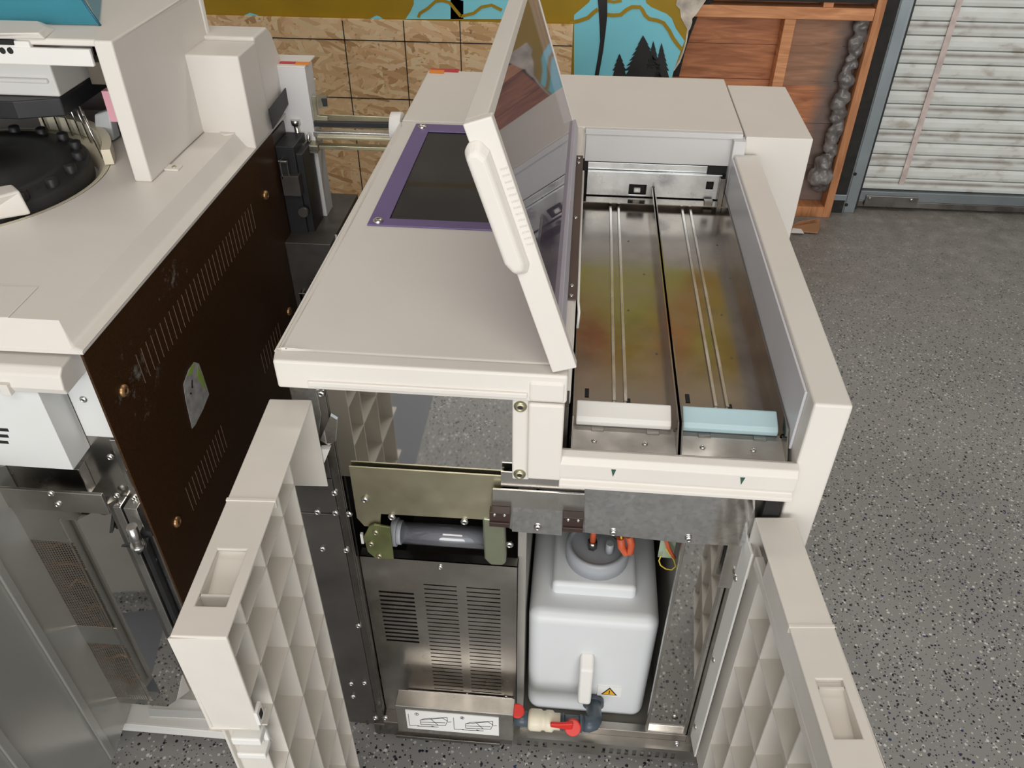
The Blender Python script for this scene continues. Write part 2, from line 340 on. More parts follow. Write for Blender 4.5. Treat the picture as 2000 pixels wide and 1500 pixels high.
    def build(s, name, mats, parent=None, bevel=0, seg=2, weld=True, soft=False):
        me = bpy.data.meshes.new(name); me.from_pydata(s.v, [], s.f)
        if not isinstance(mats, (list, tuple)): mats = [mats]
        for k in mats: me.materials.append(k)
        for p, mi, sm in zip(me.polygons, s.m, s.sm): p.material_index = mi; p.use_smooth = sm
        bm = bmesh.new(); bm.from_mesh(me)
        if weld: bmesh.ops.remove_doubles(bm, verts=bm.verts, dist=1e-5)
        bmesh.ops.recalc_face_normals(bm, faces=bm.faces); bm.to_mesh(me); bm.free()
        o = bpy.data.objects.new(name, me); COL.objects.link(o)
        if parent is not None: child(o, parent)
        if bevel:
            b = o.modifiers.new('bevel', 'BEVEL'); b.width = bevel; b.segments = seg; b.limit_method = 'ANGLE'; b.angle_limit = math.radians(35); b.harden_normals = soft
            if soft:
                for p in me.polygons: p.use_smooth = True
        return o
ROOTW = {}
def child(o, parent):
    o.parent = parent
    loc = ROOTW.get(parent.name, Vector((0, 0, 0)))
    o.matrix_parent_inverse = Matrix.Translation(-loc)
def thing(name, loc, label, cat, group=None):
    o = bpy.data.objects.new(name, None); COL.objects.link(o); o.location = loc; o.empty_display_size = .1; ROOTW[o.name] = Vector(loc)
    o['label'] = label; o['category'] = cat
    if group: o['group'] = group
    return o
def tag(o, label, cat, group=None):
    o['label'] = label; o['category'] = cat
    if group: o['group'] = group
    return o
def struct(o): o['kind'] = 'structure'; return o
# screws: one mesh, many parts
def screw_mesh(name, mt):
    b = MB(); b.lathe([(.0001, -.002), (.0075, -.002), (.0075, .0), (.0068, .0018), (.0045, .0034), (.0032, .0036), (.0030, .0018), (.0001, .0018)], (0, 0, 0), 16)
    b.cyl((0, 0, .001), (0, 0, .0022), .0028, 6, 1)
    o = b.build(name, [mt, INK]); me = o.data; bpy.data.objects.remove(o); return me
SCM = screw_mesh('screw', CHR); SCB = screw_mesh('screw_bronze', SCREWB); SCY = screw_mesh('screw_yellow', BRASSY)
def screw(p, axis, parent, sc=1.0, me=None):
    o = bpy.data.objects.new('screw', me or SCM); COL.objects.link(o)
    q = Vector(axis).to_track_quat('Z', 'Y'); o.parent = parent
    o.matrix_parent_inverse = Matrix.Translation(-ROOTW.get(parent.name, Vector((0, 0, 0))))
    o.location = p; o.rotation_mode = 'QUATERNION'; o.rotation_quaternion = q; o.scale = (sc,)*3
    return o
FY = (0, -1, 0)

# ================================================================ THE GARAGE
WY = 3.58
b = MB(); b.box(-3.6, 4.6, -3.7, 3.9, -.10, 0); fl = struct(b.build('floor', FLOOR))
PLAST = mat('painted_plaster', (.55, .54, .50), .7, var=.05, vscale=3)
CEIL = mat('ceiling_board', (.46, .43, .40), .8, var=.08, vscale=3)
b = MB(); b.box(-3.6, 4.6, -3.7, 3.9, 3.6, 3.7); struct(b.build('ceiling', CEIL))
b = MB(); b.box(-3.7, -3.6, -3.7, 3.9, 0, 3.6); struct(b.build('wall_left', PLAST))
b = MB(); b.box(4.6, 4.7, -3.7, 3.9, 0, 3.6); struct(b.build('wall_right', PLAST))
# painted back wall left of the torn edge
torn = [(1384, -10), (1358, 28), (1350, 36), (1350, 44), (1346, 56), (1343, 60), (1339, 84), (1333, 104), (1326, 122), (1315, 138)]
tp = [at(x, y, y=WY) for x, y in torn]
MUST = mat('mustard_wall_paint', (.38, .24, .004), .55, var=.10, vscale=5)
BLUEW = mat('sky_blue_wall_paint', (.24, .72, .86), .5, var=.05, vscale=4)
b = MB(); pts = [(-3.6, WY, 0), (.40, WY, 0), (.385, WY, .3)]+[tuple(p) for p in reversed(tp)]+[(.52, WY, 1.2), (.62, WY, 1.4), (1.19, WY, 1.42), (1.19, WY, 3.6), (-3.6, WY, 3.6)]
b.ext(pts, (0, .035, 0)); wb = struct(b.build('wall_back', MUST))
# plaster strip on the torn edge
tedge = [(1324, -10), (1320, 10), (1328, 18), (1330, 34), (1338, 50), (1342, 56), (1339, 80), (1333, 100), (1326, 118), (1314, 138)]
PLR = mat('broken_plaster', (.62, .56, .48), .9, var=.35, vscale=22, bump=.6, bscale=60)
a = [at(x, y, y=WY-.004) for x, y in tedge]; c = [at(x, y, y=WY-.004) for x, y in [(1386, -10), (1360, 28), (1352, 36), (1352, 44), (1348, 56), (1345, 60), (1341, 84), (1335, 104), (1328, 122), (1317, 138)]]
b = MB()
for i in range(len(a)-1): b.hexa([a[i], c[i], c[i+1], a[i+1]], [p+Vector((0, .03, 0)) for p in (a[i], c[i], c[i+1], a[i+1])])
struct(b.build('trim_1', PLR))
TAR = mat('black_tar_paper', (.02, .018, .016), .8, var=.3, vscale=30)
b = MB(); b.ext([at(x, y, y=WY+.03) for x, y in [(1352, 40), (1390, -12), (1408, -12), (1372, 20), (1362, 34), (1348, 70), (1338, 100), (1326, 150), (1300, 150)]], (0, .012, 0)); struct(b.build('trim_2', TAR))

# mural (flat paint on the back wall)
mur = thing('painted_mural', (.1, WY-.002, .3), 'blue and mustard painted wall mural with black pine trees on the back wall', 'mural')
def paint(name, poly, m, d):
    b = MB(); b.ext([at(x, y, y=WY-d) for x, y in poly], (0, .0014, 0)); return b.build(name, m, mur)
paint('blue_field', [(1121, 200), (1121, 30), (1125, 26), (1150, 5), (1156, -6), (1260, -6), (1262, 6), (1272, 14), (1290, 22), (1302, 27), (1312, 36), (1320, 56), (1337, 80), (1330, 98), (1318, 132), (1300, 190)], BLUEW, .002)
def line(pts, w):
    P = [Vector(p) for p in pts]; L = []; R = []
    for i, p in enumerate(P):
        d = (P[min(i+1, len(P)-1)]-P[max(i-1, 0)]).normalized(); n = Vector((-d[1], d[0])); L.append(p+n*w/2); R.append(p-n*w/2)
    return L, R
def paintline(name, pts, w, m, d):
    L, R = line(pts, w); b = MB()
    for i in range(len(L)-1):
        q = [at(p[0], p[1], y=WY-d) for p in (L[i], R[i], R[i+1], L[i+1])]; b.hexa(q, [p+Vector((0, .001, 0)) for p in q])
    return b.build(name, m, mur)
paintline('wave_line', [(1112, 45), (1130, 41), (1148, 35), (1160, 24), (1168, 18)], 7.5, MUST, .004)
paintline('wave_line', [(1186, 29), (1198, 30), (1212, 29), (1224, 19), (1234, 14), (1250, 14), (1255, 20), (1260, 30), (1268, 37), (1284, 40), (1296, 45), (1307, 60), (1314, 74), (1324, 88), (1332, 97)], 7.5, MUST, .004)
paintline('wave_line', [(1186, 2), (1200, 4), (1214, 1)], 6, MUST, .004)
paint('black_stem', [(1167, -6), (1186, -6), (1186, 30), (1183, 60), (1178, 100), (1169, 150), (1161, 150), (1168, 110), (1172, 80), (1171, 50), (1169, 20)], BLACK, .005)
def pine(cx, ty, by, hw, k):
    L = []; R = []
    for i in range(k):
        y0 = ty+(by-ty)*(i+.55)/k; y1 = y0+(by-ty)*.05; w = hw*(i+1)/k
        L += [(cx-w, y1), (cx-w*.72, y0+1.5)]; R += [(cx+w, y1), (cx+w*.72, y0+1.5)]
    return [(cx, ty)]+R+[(cx+hw, by+12), (cx-hw, by+12)]+L[::-1]
for p in ((1210, 105, 140, 14, 4), (1256, 69, 140, 38, 7), (1276, 80, 140, 16, 6), (1292, 84, 140, 15, 6)): paint('pine_tree', pine(*p), BLACK, .006)
for cx, w, h in ((488, 26, 13), (545, 13, 6), (735, 13, 8)):
    paint('blue_spot', [(cx-w, 37), (cx-w*.6, 38-h*.45), (cx, 38-h), (cx+w*.5, 38-h*.7), (cx+w, 37)], BLUEW, .003)
paint('blue_spot', [(792, 37), (802, 22), (808, 8), (808, -6), (905, -6), (905, 37)], BLUEW, .003)
paintline('wave_line', [(817, 34), (820, 26), (836, 16), (850, 3), (864, 1), (878, 5), (890, 20), (900, 32)], 6, MUST, .005)
paint('blue_spot', [(880, 37), (880, -6), (1010, -6), (1010, 37)], BLUEW, .003)
paintline('wave_line', [(900, 32), (925, 26), (940, 14), (960, 10), (980, 20)], 6, MUST, .005)
# upper part of the mural, seen mirrored in the steel trays
BRNW = mat('brown_wall_paint', (.36, .14, .06), .6, var=.2); LIME = mat('lime_wall_paint', (.36, .38, .07), .55, var=.08, vscale=4); ORG = mat('orange_wall_paint', (.52, .14, .05), .5, var=.08); GRYW = mat('grey_wall_paint', (.34, .31, .28), .6, var=.15)
def upper(name, poly, m, d=.004):
    b = MB(); b.ext([(x, WY-d, z) for x, z in poly], (0, .001, 0)); return b.build(name, m, mur)
upper('grey_field', [(-3.0, 1.25), (.60, 1.25), (.70, 1.45), (1.18, 1.45), (1.18, 2.0), (-3.0, 2.04)], GRYW, .002)
upper('lime_field', [(-.02, 2.06), (.56, 2.02), (.58, 2.2), (.50, 2.28), (.40, 2.4), (.30, 2.42), (.18, 2.36), (.1, 2.3), (.03, 2.3)], LIME, .003)
upper('brown_field', [(-.3, 2.30), (.1, 2.31), (.18, 2.38), (.3, 2.44), (.22, 2.56), (.22, 2.76), (-.1, 2.7), (-.3, 2.6)], BRNW, .004)
upper('lime_field', [(.18, 2.36), (.38, 2.40), (.38, 2.5), (.24, 2.5)], LIME, .005)
for q in ([(.45, 2.44), (.62, 2.12), (.66, 2.16), (.50, 2.5)], [(.60, 2.12), (.66, 2.12), (.60, 2.8), (.54, 2.84)], [(.46, 2.44), (.52, 2.44), (.60, 2.80), (.55, 2.84)]): upper('orange_stroke', q, ORG, .006)
upper('lime_field', [(.66, 2.36), (.74, 2.24), (.78, 2.5), (.80, 2.62), (.66, 2.62)], LIME, .004)
upper('blue_spot', [(.56, 2.5), (.60, 2.5), (.60, 2.66), (.56, 2.66)], BLUEW, .005)
upper('grey_field', [(-3.0, 2.03), (-.04, 2.03), (-.06, 2.31), (-.28, 2.31), (-.30, 2.75), (1.18, 2.8), (1.18, 3.55), (-3.0, 3.55)], GRYW, .002)

# OSB board with pencilled grid
b = MB(); p0 = at(1120, 38, y=3.55); b.box(-3.0, p0.x, 3.552, 3.576, 0.0, .835)
def gl(px0, py0, px1, py1, w=.004):
    a, c = at(px0, py0, y=3.5510), at(px1, py1, y=3.5510)
    if abs(a.x-c.x) > abs(a.z-c.z): b.box(a.x, c.x, 3.5505, 3.5525, (a.z+c.z)/2-w/2, (a.z+c.z)/2+w/2, 1)
    else: b.box((a.x+c.x)/2-w/2, (a.x+c.x)/2+w/2, 3.5505, 3.5525, min(a.z, c.z), max(a.z, c.z), 1)
gl(400, 78, 1118, 82); gl(560, 195, 1118, 197); 
for x0, y0, x1, y1 in ((668, 40, 710, 385), (783, 40, 806, 230), (894, 40, 905, 140), (1000, 40, 1003, 140)) : gl(x0, y0, x1, y1)
ob = b.build('strand_board', [OSB, INK]); tag(ob, 'tan strand board sheet with black pen grid lines leaning on mural wall', 'board')

# exposed timber wall
b = MB()
bz = [at(1500, y, y=3.68).z for y in (172, 88)]
for i, (z0, z1, x0, x1) in enumerate(((-.0, .22, .3, 1.27), (.223, .415, .3, 1.27), (.418, .600, .3, 1.27), (.603, .745, .3, 1.27), (.748, 1.0, .3, 1.27), (1.003, 1.3, .3, 1.27), (1.303, 3.6, .3, 1.27))):
    b.box(x0, x1, 3.68+.002*(i % 2), 3.70, z0, z1)
struct(b.build('wall_sheathing', WOODR))
b = MB(); q = [at(x, y, y=3.675) for x, y in [(1547, 38), (1655, 38), (1640, 120), (1625, 168), (1525, 166)]]; b.ext(q, (0, .004, 0)); struct(b.build('trim_3', WOODP))
z0 = at(1500, 34, y=3.62).z; z1 = at(1500, 10, y=3.62).z
b = MB(); b.box(.40, 1.1535, 3.60, 3.676, z0, z1); struct(b.build('trim_4', WOODL, bevel=.003))
b = MB(); b.box(.40, 1.15, 3.60, 3.676, z1+.02, z1+.09); struct(b.build('trim_5', TAR))
xa = at(1527, 60, y=3.63).x; b = MB(); b.box(xa, xa+.045, 3.61, 3.676, .0, z0-.002); struct(b.build('trim_6', WOODL, bevel=.002))
a, c = at(1712, 30, y=3.62), at(1625, 365, y=3.62); b = MB(); b.box(1.155, 1.19, 3.60, 3.676, 0.0, 1.6); struct(b.build('trim_7', WOODV, bevel=.002))
b = MB(); b.box(.42, 1.155, 3.60, 3.676, 0, .05); struct(b.build('trim_8', WOODV, bevel=.002))
b = MB(); q = at(1620, -3, y=3.62); b.box(q.x-.02, q.x+.02, 3.61, 3.67, z1, z1+.3); struct(b.build('trim_9', WOODL))
b = MB(); b.box(1.192, 1.258, 3.655, 3.70, 0, 3.6); struct(b.build('trim_10', TAR))
# nail heads on the timber beam
# lumpy foam-covered pipe
b = MB(); random.seed(7)
pl = [at(x, y, y=3.64) for x, y in [(1692, 30), (1688, 55), (1676, 85), (1666, 110), (1654, 145), (1648, 175), (1640, 205), (1635, 230), (1628, 262), (1622, 290), (1615, 320), (1607, 350), (1600, 372)]]
for i in range(len(pl)-1):
    for k in range(5):
        p = pl[i].lerp(pl[i+1], k/5); r = random.uniform(.018, .034)
        b.ball(p+Vector((random.uniform(-.014, .014), random.uniform(-.008, .004), random.uniform(-.01, .01))), r, sq=(1.0, .8, random.uniform(.7, 1.1)))
b.ball(at(1603, 345, y=3.62), .06, sq=(1, .7, .75)); b.ball(at(1607, 318, y=3.63), .04)
pf = b.build('foam_covered_pipe', FOAM)
rm = pf.modifiers.new('r', 'REMESH'); rm.mode = 'VOXEL'; rm.voxel_size = .006; rm.use_smooth_shade = True
tx_ = bpy.data.textures.new('lumps', 'CLOUDS'); tx_.noise_scale = .035; tx_.noise_depth = 3
dm_ = pf.modifiers.new('d', 'DISPLACE'); dm_.texture = tx_; dm_.strength = .028; dm_.mid_level = .5; tag(pf, 'lumpy grey foam-covered upright pipe against the exposed timber wall', 'pipe')
# roller shutter
dr = struct(bpy.data.objects.new('door_1', None)); COL.objects.link(dr); dr.location = (2.3, 3.72, 0); ROOTW[dr.name] = Vector((2.3, 3.72, 0))
b = MB(); prof = []
pitch = .05775; z = .095; zz = z
while zz < 3.2:
    prof += [(.012, zz), (.012, zz+.0025), (-.010, zz+.0035), (-.014, zz+.018), (-.014, zz+.040), (-.010, zz+.0555), (.012, zz+.0565)]; zz += pitch
V = []
for x in (1.30, 4.55): V += [(x, 3.735+d, zc) for d, zc in prof]
n = len(prof); b.raw(V, [(i, i+1, n+i+1, n+i) for i in range(n-1)]); b.box(1.30, 4.55, 3.748, 3.752, .09, 3.5)
struct(b.build('shutter_slats', SHUT, dr))
TRK = mat('grey_track_steel', (.30, .34, .36), .4, .7, var=.1)
b = MB(); b.box(1.30, 4.55, 3.705, 3.738, .045, .092); b.box(1.30, 4.55, 3.71, 3.738, .012, .042, 1); struct(b.build('bottom_bar', [TRK, STEELD], dr, bevel=.002))
b = MB(); b.box(1.258, 1.268, 3.66, 3.74, 0.0, 3.5); b.box(1.268, 1.315, 3.66, 3.668, 0.0, 3.5); b.box(1.318, 1.330, 3.68, 3.73, .01, 3.5, 1); struct(b.build('guide_track', [TRK, BLACK], dr, bevel=.0015))
for q in ((1670, 340), (1653, 400)): b = MB(); p = at(*q, y=3.66); b.cyl(p-Vector((0, .0015, 0)), p+Vector((0, .002, 0)), .008, 12); struct(b.build('bolt_hole', VOID, dr))
b = MB(); p = at(1618, 385, y=3.65); b.box(p.x, 1.262, 3.648, 3.654, p.z-.015, p.z+.015); struct(b.build('floor_bracket', TRK, dr, bevel=.003))
b = MB(); b.cyl((p.x+.014, 3.645, p.z), (p.x+.014, 3.655, p.z), .006, 10); struct(b.build('bolt_hole', VOID, dr))
a, c = at(1690, 388, y=3.70), at(1788, 405, y=3.70); b = MB(); b.box(a.x, c.x, 3.695, 3.706, .018, .075); b.cyl((a.x+.02, 3.69, .06), (a.x+.02, 3.70, .06), .009); b.cyl((c.x-.03, 3.69, .06), (c.x-.03, 3.70, .06), .009); struct(b.build('slide_latch', STEELD, dr, bevel=.003))
STRAP = mat('pale_pink_strap', (.60, .50, .47), .7, var=.2, vscale=20)
a, c = at(1866, 0, y=3.712), at(1760, 360, y=3.712); b = MB(); b.box(c.x-.012, c.x+.012, 3.7095, 3.7125, c.z, 3.1); st = b.build('pull_strap', STRAP); tag(st, 'long narrow pale pink strap hanging down the roller shutter', 'strap')
b = MB(); b.box(1.258, 4.6, 3.76, 3.80, 0, 3.6); struct(b.build('wall_outer', VOID))
b = MB(); b.box(1.26, 4.6, 3.55, 3.90, 3.25, 3.6); struct(b.build('trim_11', PLAST))
# torn cardboard
a = [at(x, y, z=.006) for x, y in [(1546, 452), (1549, 440), (1575, 436), (1600, 430), (1600, 450), (1597, 456)]]
b = MB(); b.ext(a, (0, 0, .006)); b.ext([at(1547, 441, z=.012), at(1590, 432, z=.012), at(1600, 428, z=.03), at(1560, 434, z=.03)], (0, 0, .003)); b.ext([at(1545, 455, z=.012), at(1548, 446, z=.012), at(1565, 448, z=.012), at(1570, 456, z=.012)], (0, 0, .002), 1)
tag(b.build('cardboard_scrap', [CARD, LABELW]), 'torn brown cardboard scrap on the floor behind the white machine', 'cardboard')

# ================================================================ MAIN MACHINE
mm = thing('staining_machine', (0, 1.5, 0), 'open white laboratory machine with raised purple-tinted lid and two steel trays', 'laboratory machine')
XL, XC, XR = -.415, .0, .345; YF = .90; ZC = 1.06
# --- top cover with a window opening
wx0, wx1, wy0, wy1 = -.377, -.057, 1.309, 1.810
b = MB()
b.holed((0, 0, ZC), (1, 0, 0), (0, 1, 0), XL+.006, .006, YF+.0205, 1.828, [(wx0+.012, wx1-.012, wy0+.012, wy1-.012)], .012)
# front lip, left skirt, right skirt
b.box(XL-.004, .002, YF-.006, YF+.0205, ZC-.050, ZC)
b.box(XL-.004, XL+.006, YF+.0205, 1.828, ZC-.050, ZC)
b.box(-.002, .008, 1.0, 1.828, .92, ZC-.002)
cov = b.build('top_cover', CREAM, mm, bevel=.004, seg=3)
b = MB(); b.box(-.053, -.0005, YF-.0085, YF+.02, ZC-.049, ZC-.010); b.build('corner_cap', CREAM, mm, bevel=.006, seg=3)
# interior below the window
DUSTY = mat('dusty_dark_plastic', (.20, .14, .15), .5, var=.4, vscale=10)
b = MB(); b.box(wx0, wx1, wy0, wy1, .93, .94)
for i in range(9):
    x = wx0+.02+i*.033; b.box(x, x+.022, wy0+.02, wy0+.30, .94, .985); b.box(x+.004, x+.008, wy0+.02, wy0+.30, .985, .995)
b.box(wx0+.02, wx1-.02, wy0+.32, wy0+.40, .94, 1.01); b.box(wx0+.05, wx0+.20, wy0+.40, wy1-.02, .94, 1.03)
b.build('slide_racks', DUSTY, mm, bevel=.002)
PG = (.036, .036, .027, .050)
b = MB(); b.holed((0, 0, ZC+.003), (1, 0, 0), (0, 1, 0), wx0, wx1, wy0, wy1, [(wx0+.036, wx1-.030, wy0+.028, wy1-.045)], .0025); b.build('window_border', PURPLE, mm, bevel=.001)
b = MB(); b.box(wx0+.006, wx1-.006, wy0+.006, wy1-.006, ZC-.001, ZC+.0004); b.build('window_pane', GLASSD, mm)
for x, y in ((wx0+.018, wy0+.014), (wx0+.018, wy1-.022), (wx1-.016, wy0+.014), (wx1-.016, wy1-.022)): screw((x, y, ZC+.004), (0, 0, 1), mm, 1.35)
# trim strip under lip
b = MB(); a = at(600, 752, y=YF-.012); zs0 = at(800, 769, y=YF-.012).z; b.box(a.x, -.054, YF-.010, YF+.006, zs0, zs0+.010); b.build('lip_strip', CREAM, mm, bevel=.002)
# column on the right of the front opening
b = MB(); b.box(-.0765, -.050, YF+.002, YF+.008, .845, 1.008); b.build('column_flange', CREAM, mm, bevel=.003)
b = MB(); b.box(-.0525, -.0005, YF-.008, YF+.05, .857, 1.008); b.build('column_cover', CREAM, mm, bevel=.004, seg=3)
for z in (1.0-.005, .858): screw((-.0645, YF+.001, z), FY, mm, 1.3, SCY)
b = MB(); b.box(-.03, .006, YF+.06, 1.0, .86, .95); b.build('column_back', DARK, mm)
# right hand hinge strip on the cover
q = [at(x, y, z=ZC+.004) for x, y in [(1121, 306), (1143, 303), (1123, 580), (1099, 580)]]
HB = mat('brown_hinge_strip', (.115, .085, .08), .4, .5, var=.1)
b = MB(); b.box(-.010, .009, 1.09, 1.66, ZC+.0005, ZC+.003); hs = b.build('hinge_strip', HB, mm, bevel=.0008)
for y in (1.10, 1.13, 1.37, 1.62, 1.645): screw((0.0, y, ZC+.0035), (0, 0, 1), hs, .5)
b = MB(); b.tube([at(1128, 640, z=1.0), at(1131, 610, z=1.03), (.012, 1.12, 1.04), (.011, 1.3, 1.045), (.011, 1.62, 1.045)], .0022, 8); b.build('cover_edge_bead', WHITEP, mm)
# --- rear housing
b = MB(); b.box(XL, .368, 1.832, 2.205, .10, ZC); b.build('rear_housing', CREAM, mm, bevel=.003)
b = MB(); b.box(.3725, .520, 1.815, 2.17, .10, ZC-.004); b.build('rear_side_cover', CREAM, mm, bevel=.002)
b = MB(); b.box(.014, .356, 1.824, 1.831, .982, ZC-.008); b.box(.012, .366, 1.818, 1.832, ZC-.012, ZC); b.box(.345, .372, 1.80, 1.832, .90, ZC-.010); b.build('bay_rear_panel', INNERW, mm, bevel=.001)
b = MB(); q = [at(x, y, z=ZC+.0008) for x, y in [(839, 142), (867, 143), (868, 138), (840, 137)]]; q2 = [at(x, y, z=ZC+.0008) for x, y in [(841, 133.5), (896, 134.5), (894, 141), (867, 140.5), (868, 137.5), (840, 137)]]
b.ext([at(x, y, z=ZC+.0003) for x, y in [(839, 136.5), (868, 137.5), (867, 144), (838, 143)]], (0, 0, .001)); b.build('orange_stripe', ORANGE, mm)
b = MB(); b.ext([at(x, y, z=ZC+.0002) for x, y in [(841, 134), (897, 135.5), (895, 142), (839, 139)]], (0, 0, .0008)); b.build('red_stripe', REDS, mm)
# --- right side panel
b = MB(); b.box(.350, .404, .913, 1.803, .04, 1.02); b.build('side_panel', CREAM, mm, bevel=.004, seg=3)
b = MB(); b.box(.3455, .3498, .95, 1.80, .90, 1.012); b.build('side_panel_liner', mat('pale_lilac_liner', (.66, .665, .70), .35, var=.03), mm, bevel=.001)
# --- tray bay steel back
b = MB(); b.holed((.018, 1.819, 0), (1, 0, 0), (0, 0, 1), .004, .318, .900, .960, [(.105, .145, .905, .930), (.284, .300, .925, .944)], .003)
b.box(.022, .336, 1.819, 1.8302, .9595, .9615); b.box(.022, .300, 1.827, 1.8302, .9615, .979)
b.build('bay_bracket', WALLM, mm, bevel=.001)
b = MB(); b.cyl((.135, 1.8285, .912), (.150, 1.8285, .912), .006); b.build('bay_roller', WHITEP, mm)
b = MB(); b.box(.010, .347, 1.8306, 1.8318, .80, .985); b.box(.0, .345, .93, 1.83, .80, .806); b.box(.0095, .0125, .95, 1.83, .806, .90); b.build('bay_void', VOID, mm)  # black sheets paint the unlit depth behind the bay openings
b = MB(); b.box(.33, .342, 1.80, 1.815, .885, .96); b.box(.30, .32, 1.80, 1.812, .89, .905); b.build('bay_latch', STEELD, mm, bevel=.001)
# --- front tray rail
b = MB(); pr = [(.935, .888), (.912, .906), (.899, .903), (.8925, .893), (.8935, .866), (.897, .858), (.889, .853), (.889, .846), (.935, .846)]
b.ext([(-.003, y, z) for y, z in pr], (.3545, 0, 0)); b.build('tray_rail', CREAM, mm, bevel=.0015)
for x in (.078, .270):
    b = MB(); b.ext([(x-.003, .8915, .889), (x+.004, .8915, .889), (x+.0005, .8920, .874)], (0, .001, 0)); b.build('arrow_mark', DKGREEN, mm)
# --- trays
APR = metal('brushed_apron_steel', (.40, .385, .36), .42, stain=.2)
def tray(x0, x1, hm):
    r = MB(); y0, y1 = .936, 1.815; zf = .886; zt = .926
    r.box(x0, x1, y0, y1, zf-.002, zf)
    for xa, s in ((x0, 1), (x1, -1)):
        P = [(y0, zf-.002), (y0, zf+.002), (y0+.032, zt), (y1, zt), (y1, zf-.002)]
        r.ext([(xa, y, z) for y, z in P], (.0022*s, 0, 0))
    r.box(x0, x1, y1-.002, y1, zf, zf+.012); r.box(x0, x1, y1-.03, y1-.002, zf+.010, zf+.012)
    t = r.build('tray', TRAYM, mm)
    r = MB(); r.hexa([(x0+.002, y0+.001, zf-.001), (x1-.002, y0+.001, zf-.001), (x1-.002, .984, zf+.0002), (x0+.002, .984, zf+.0002)], [(x0+.002, y0+.001, zf+.0005), (x1-.002, y0+.001, zf+.0005), (x1-.002, .984, zf+.005), (x0+.002, .984, zf+.005)]); r.box(x0+.004, x1-.004, .984, .99, zf, zf+.0055); r.build('front_apron', APR, t)
    xm = x0+(x1-x0)*.415
    for k in (0, 1):
        r = MB(); r.box(xm+k*.019-.003, xm+k*.019+.003, 1.055, y1-.032, zf, zf+.005); r.build('tray_rib', STEEL, t, bevel=.001)
    # handle
    r = MB(); P = [(1.006, .889), (.992, .889), (.985, .894), (.985, .902), (.991, .907), (1.018, .917), (1.022, .915), (1.012, .900)]
    r.ext([(x0+.006, y, z) for y, z in P], (x1-x0-.014, 0, 0)); r.build('tray_handle', hm, t, bevel=.003, seg=3)
    for k in (.25, .78):
        r = MB(); r.box(x0+(x1-x0)*k-.010, x0+(x1-x0)*k+.010, .976, 1.0, zf+.003, zf+.0065); r.build('handle_clip', STEELD, t, bevel=.001)
    for k in (.22, .70): screw((x0+(x1-x0)*k, .955, zf+.0025), (0, 0, 1), t, .62)
    for k, yy in ((.14, 1.066), (.56, 1.045)):
        r = MB(); r.box(x0+(x1-x0)*k-.0035, x0+(x1-x0)*k+.0035, yy, yy+.022, zf, zf+.0012); r.build('slot', VOID, t)
    random.seed(int(x0*1000)+3)
    for k in range(4):
        r = MB(); yy = 1.2+k*.14; xx = x0+(x1-x0)*random.uniform(.6, .9); r.cyl((xx, yy, zf-.0005), (xx, yy, zf+.0006), .0022, 10); r.build('rivet', DARK, t)
    return t
tray(.0125, .1775, WHITEP); tray(.1815, .3440, BLUEH)
# --- hinged lid, opened past upright
H = Vector((.0064, 0, 1.0845)); LD = Vector((-.110, 0, .336)).normalized(); LN = Vector((LD.z, 0, -LD.x)); LW = .354; y0, y1 = .893, 1.80; TH = .031
def lp(w, y, d): return H+LD*w-LN*d+Vector((0, y, 0))
lid = thing('dummy', (0, 0, 0), '', ''); bpy.data.objects.remove(lid)
b = MB()
def lbox(w0, w1, ya, yb, d0, d1, m=0): b.hexa([lp(w0, ya, d0), lp(w1, ya, d0), lp(w1, ya, d1), lp(w0, ya, d1)], [lp(w0, yb, d0), lp(w1, yb, d0), lp(w1, yb, d1), lp(w0, yb, d1)], m)
lbox(-.010, LW, y0, y0+.016, -.004, TH)            # front end
lbox(LW-.014, LW, y0+.014, y1, .002, TH)           # free long edge
lbox(0, LW, y1-.004, y1, TH-.010, TH-.002)
lidf = b.build('lid', CREAM, mm, bevel=.006, seg=3)
b = MB(); lbox(.0, LW-.012, y0+.016, y1-.010, TH-.008, TH-.004); b.build('lid_pane', GLASSP, lidf)
# grip on the front end: raised bowl with a dotted face
hc = lambda u, w: lp(u, y0, w)
b = MB()
G0, G1 = .150, .335
outer = [(G0, TH-.016), (G0+.012, TH-.022), (G1-.016, TH-.022), (G1, TH-.014), (G1, TH+.001), (G1-.010, TH+.010), (G0+.022, TH+.010), (G0, TH+.001)]
inner = [(G0+.010, TH-.010), (G0+.020, TH-.014), (G1-.024, TH-.014), (G1-.014, TH-.008), (G1-.012, TH+.002), (G1-.018, TH+.007), (G0+.026, TH+.007), (G0+.012, TH+.001)]
b.hexa([lp(u, y0+.001, d) for u, d in outer], [lp(u, y0-.012, d) for u, d in inner])
gr = b.build('lid_grip', CREAM, lidf, bevel=.005, seg=3)
b = MB()
for i in range(13):
    for j in range(3):
        p = lp(G0+.040+i*.0085, y0-.0005, -.001+j*.0032); b.ball(p, .0012, sq=(1, .8, 1), n=6)
b.build('grip_dots', CREAM, lidf)
b = MB(); b.hexa([lp(-.012, y0+.02, .016), lp(.010, y0+.02, .016), lp(.010, y0+.02, .030), lp(-.012, y0+.02, .030)], [lp(-.012, y1, .016), lp(.010, y1, .016), lp(.010, y1, .030), lp(-.012, y1, .030)]); b.build('lid_hinge', mat('lilac_grey_hinge', (.50, .48, .54), .4), lidf, bevel=.001)

# --- cabinet frame
b = MB(); b.box(XL, XL+.012, .93, 2.2, .05, 1.005); b.build('left_skin', DARK, mm)
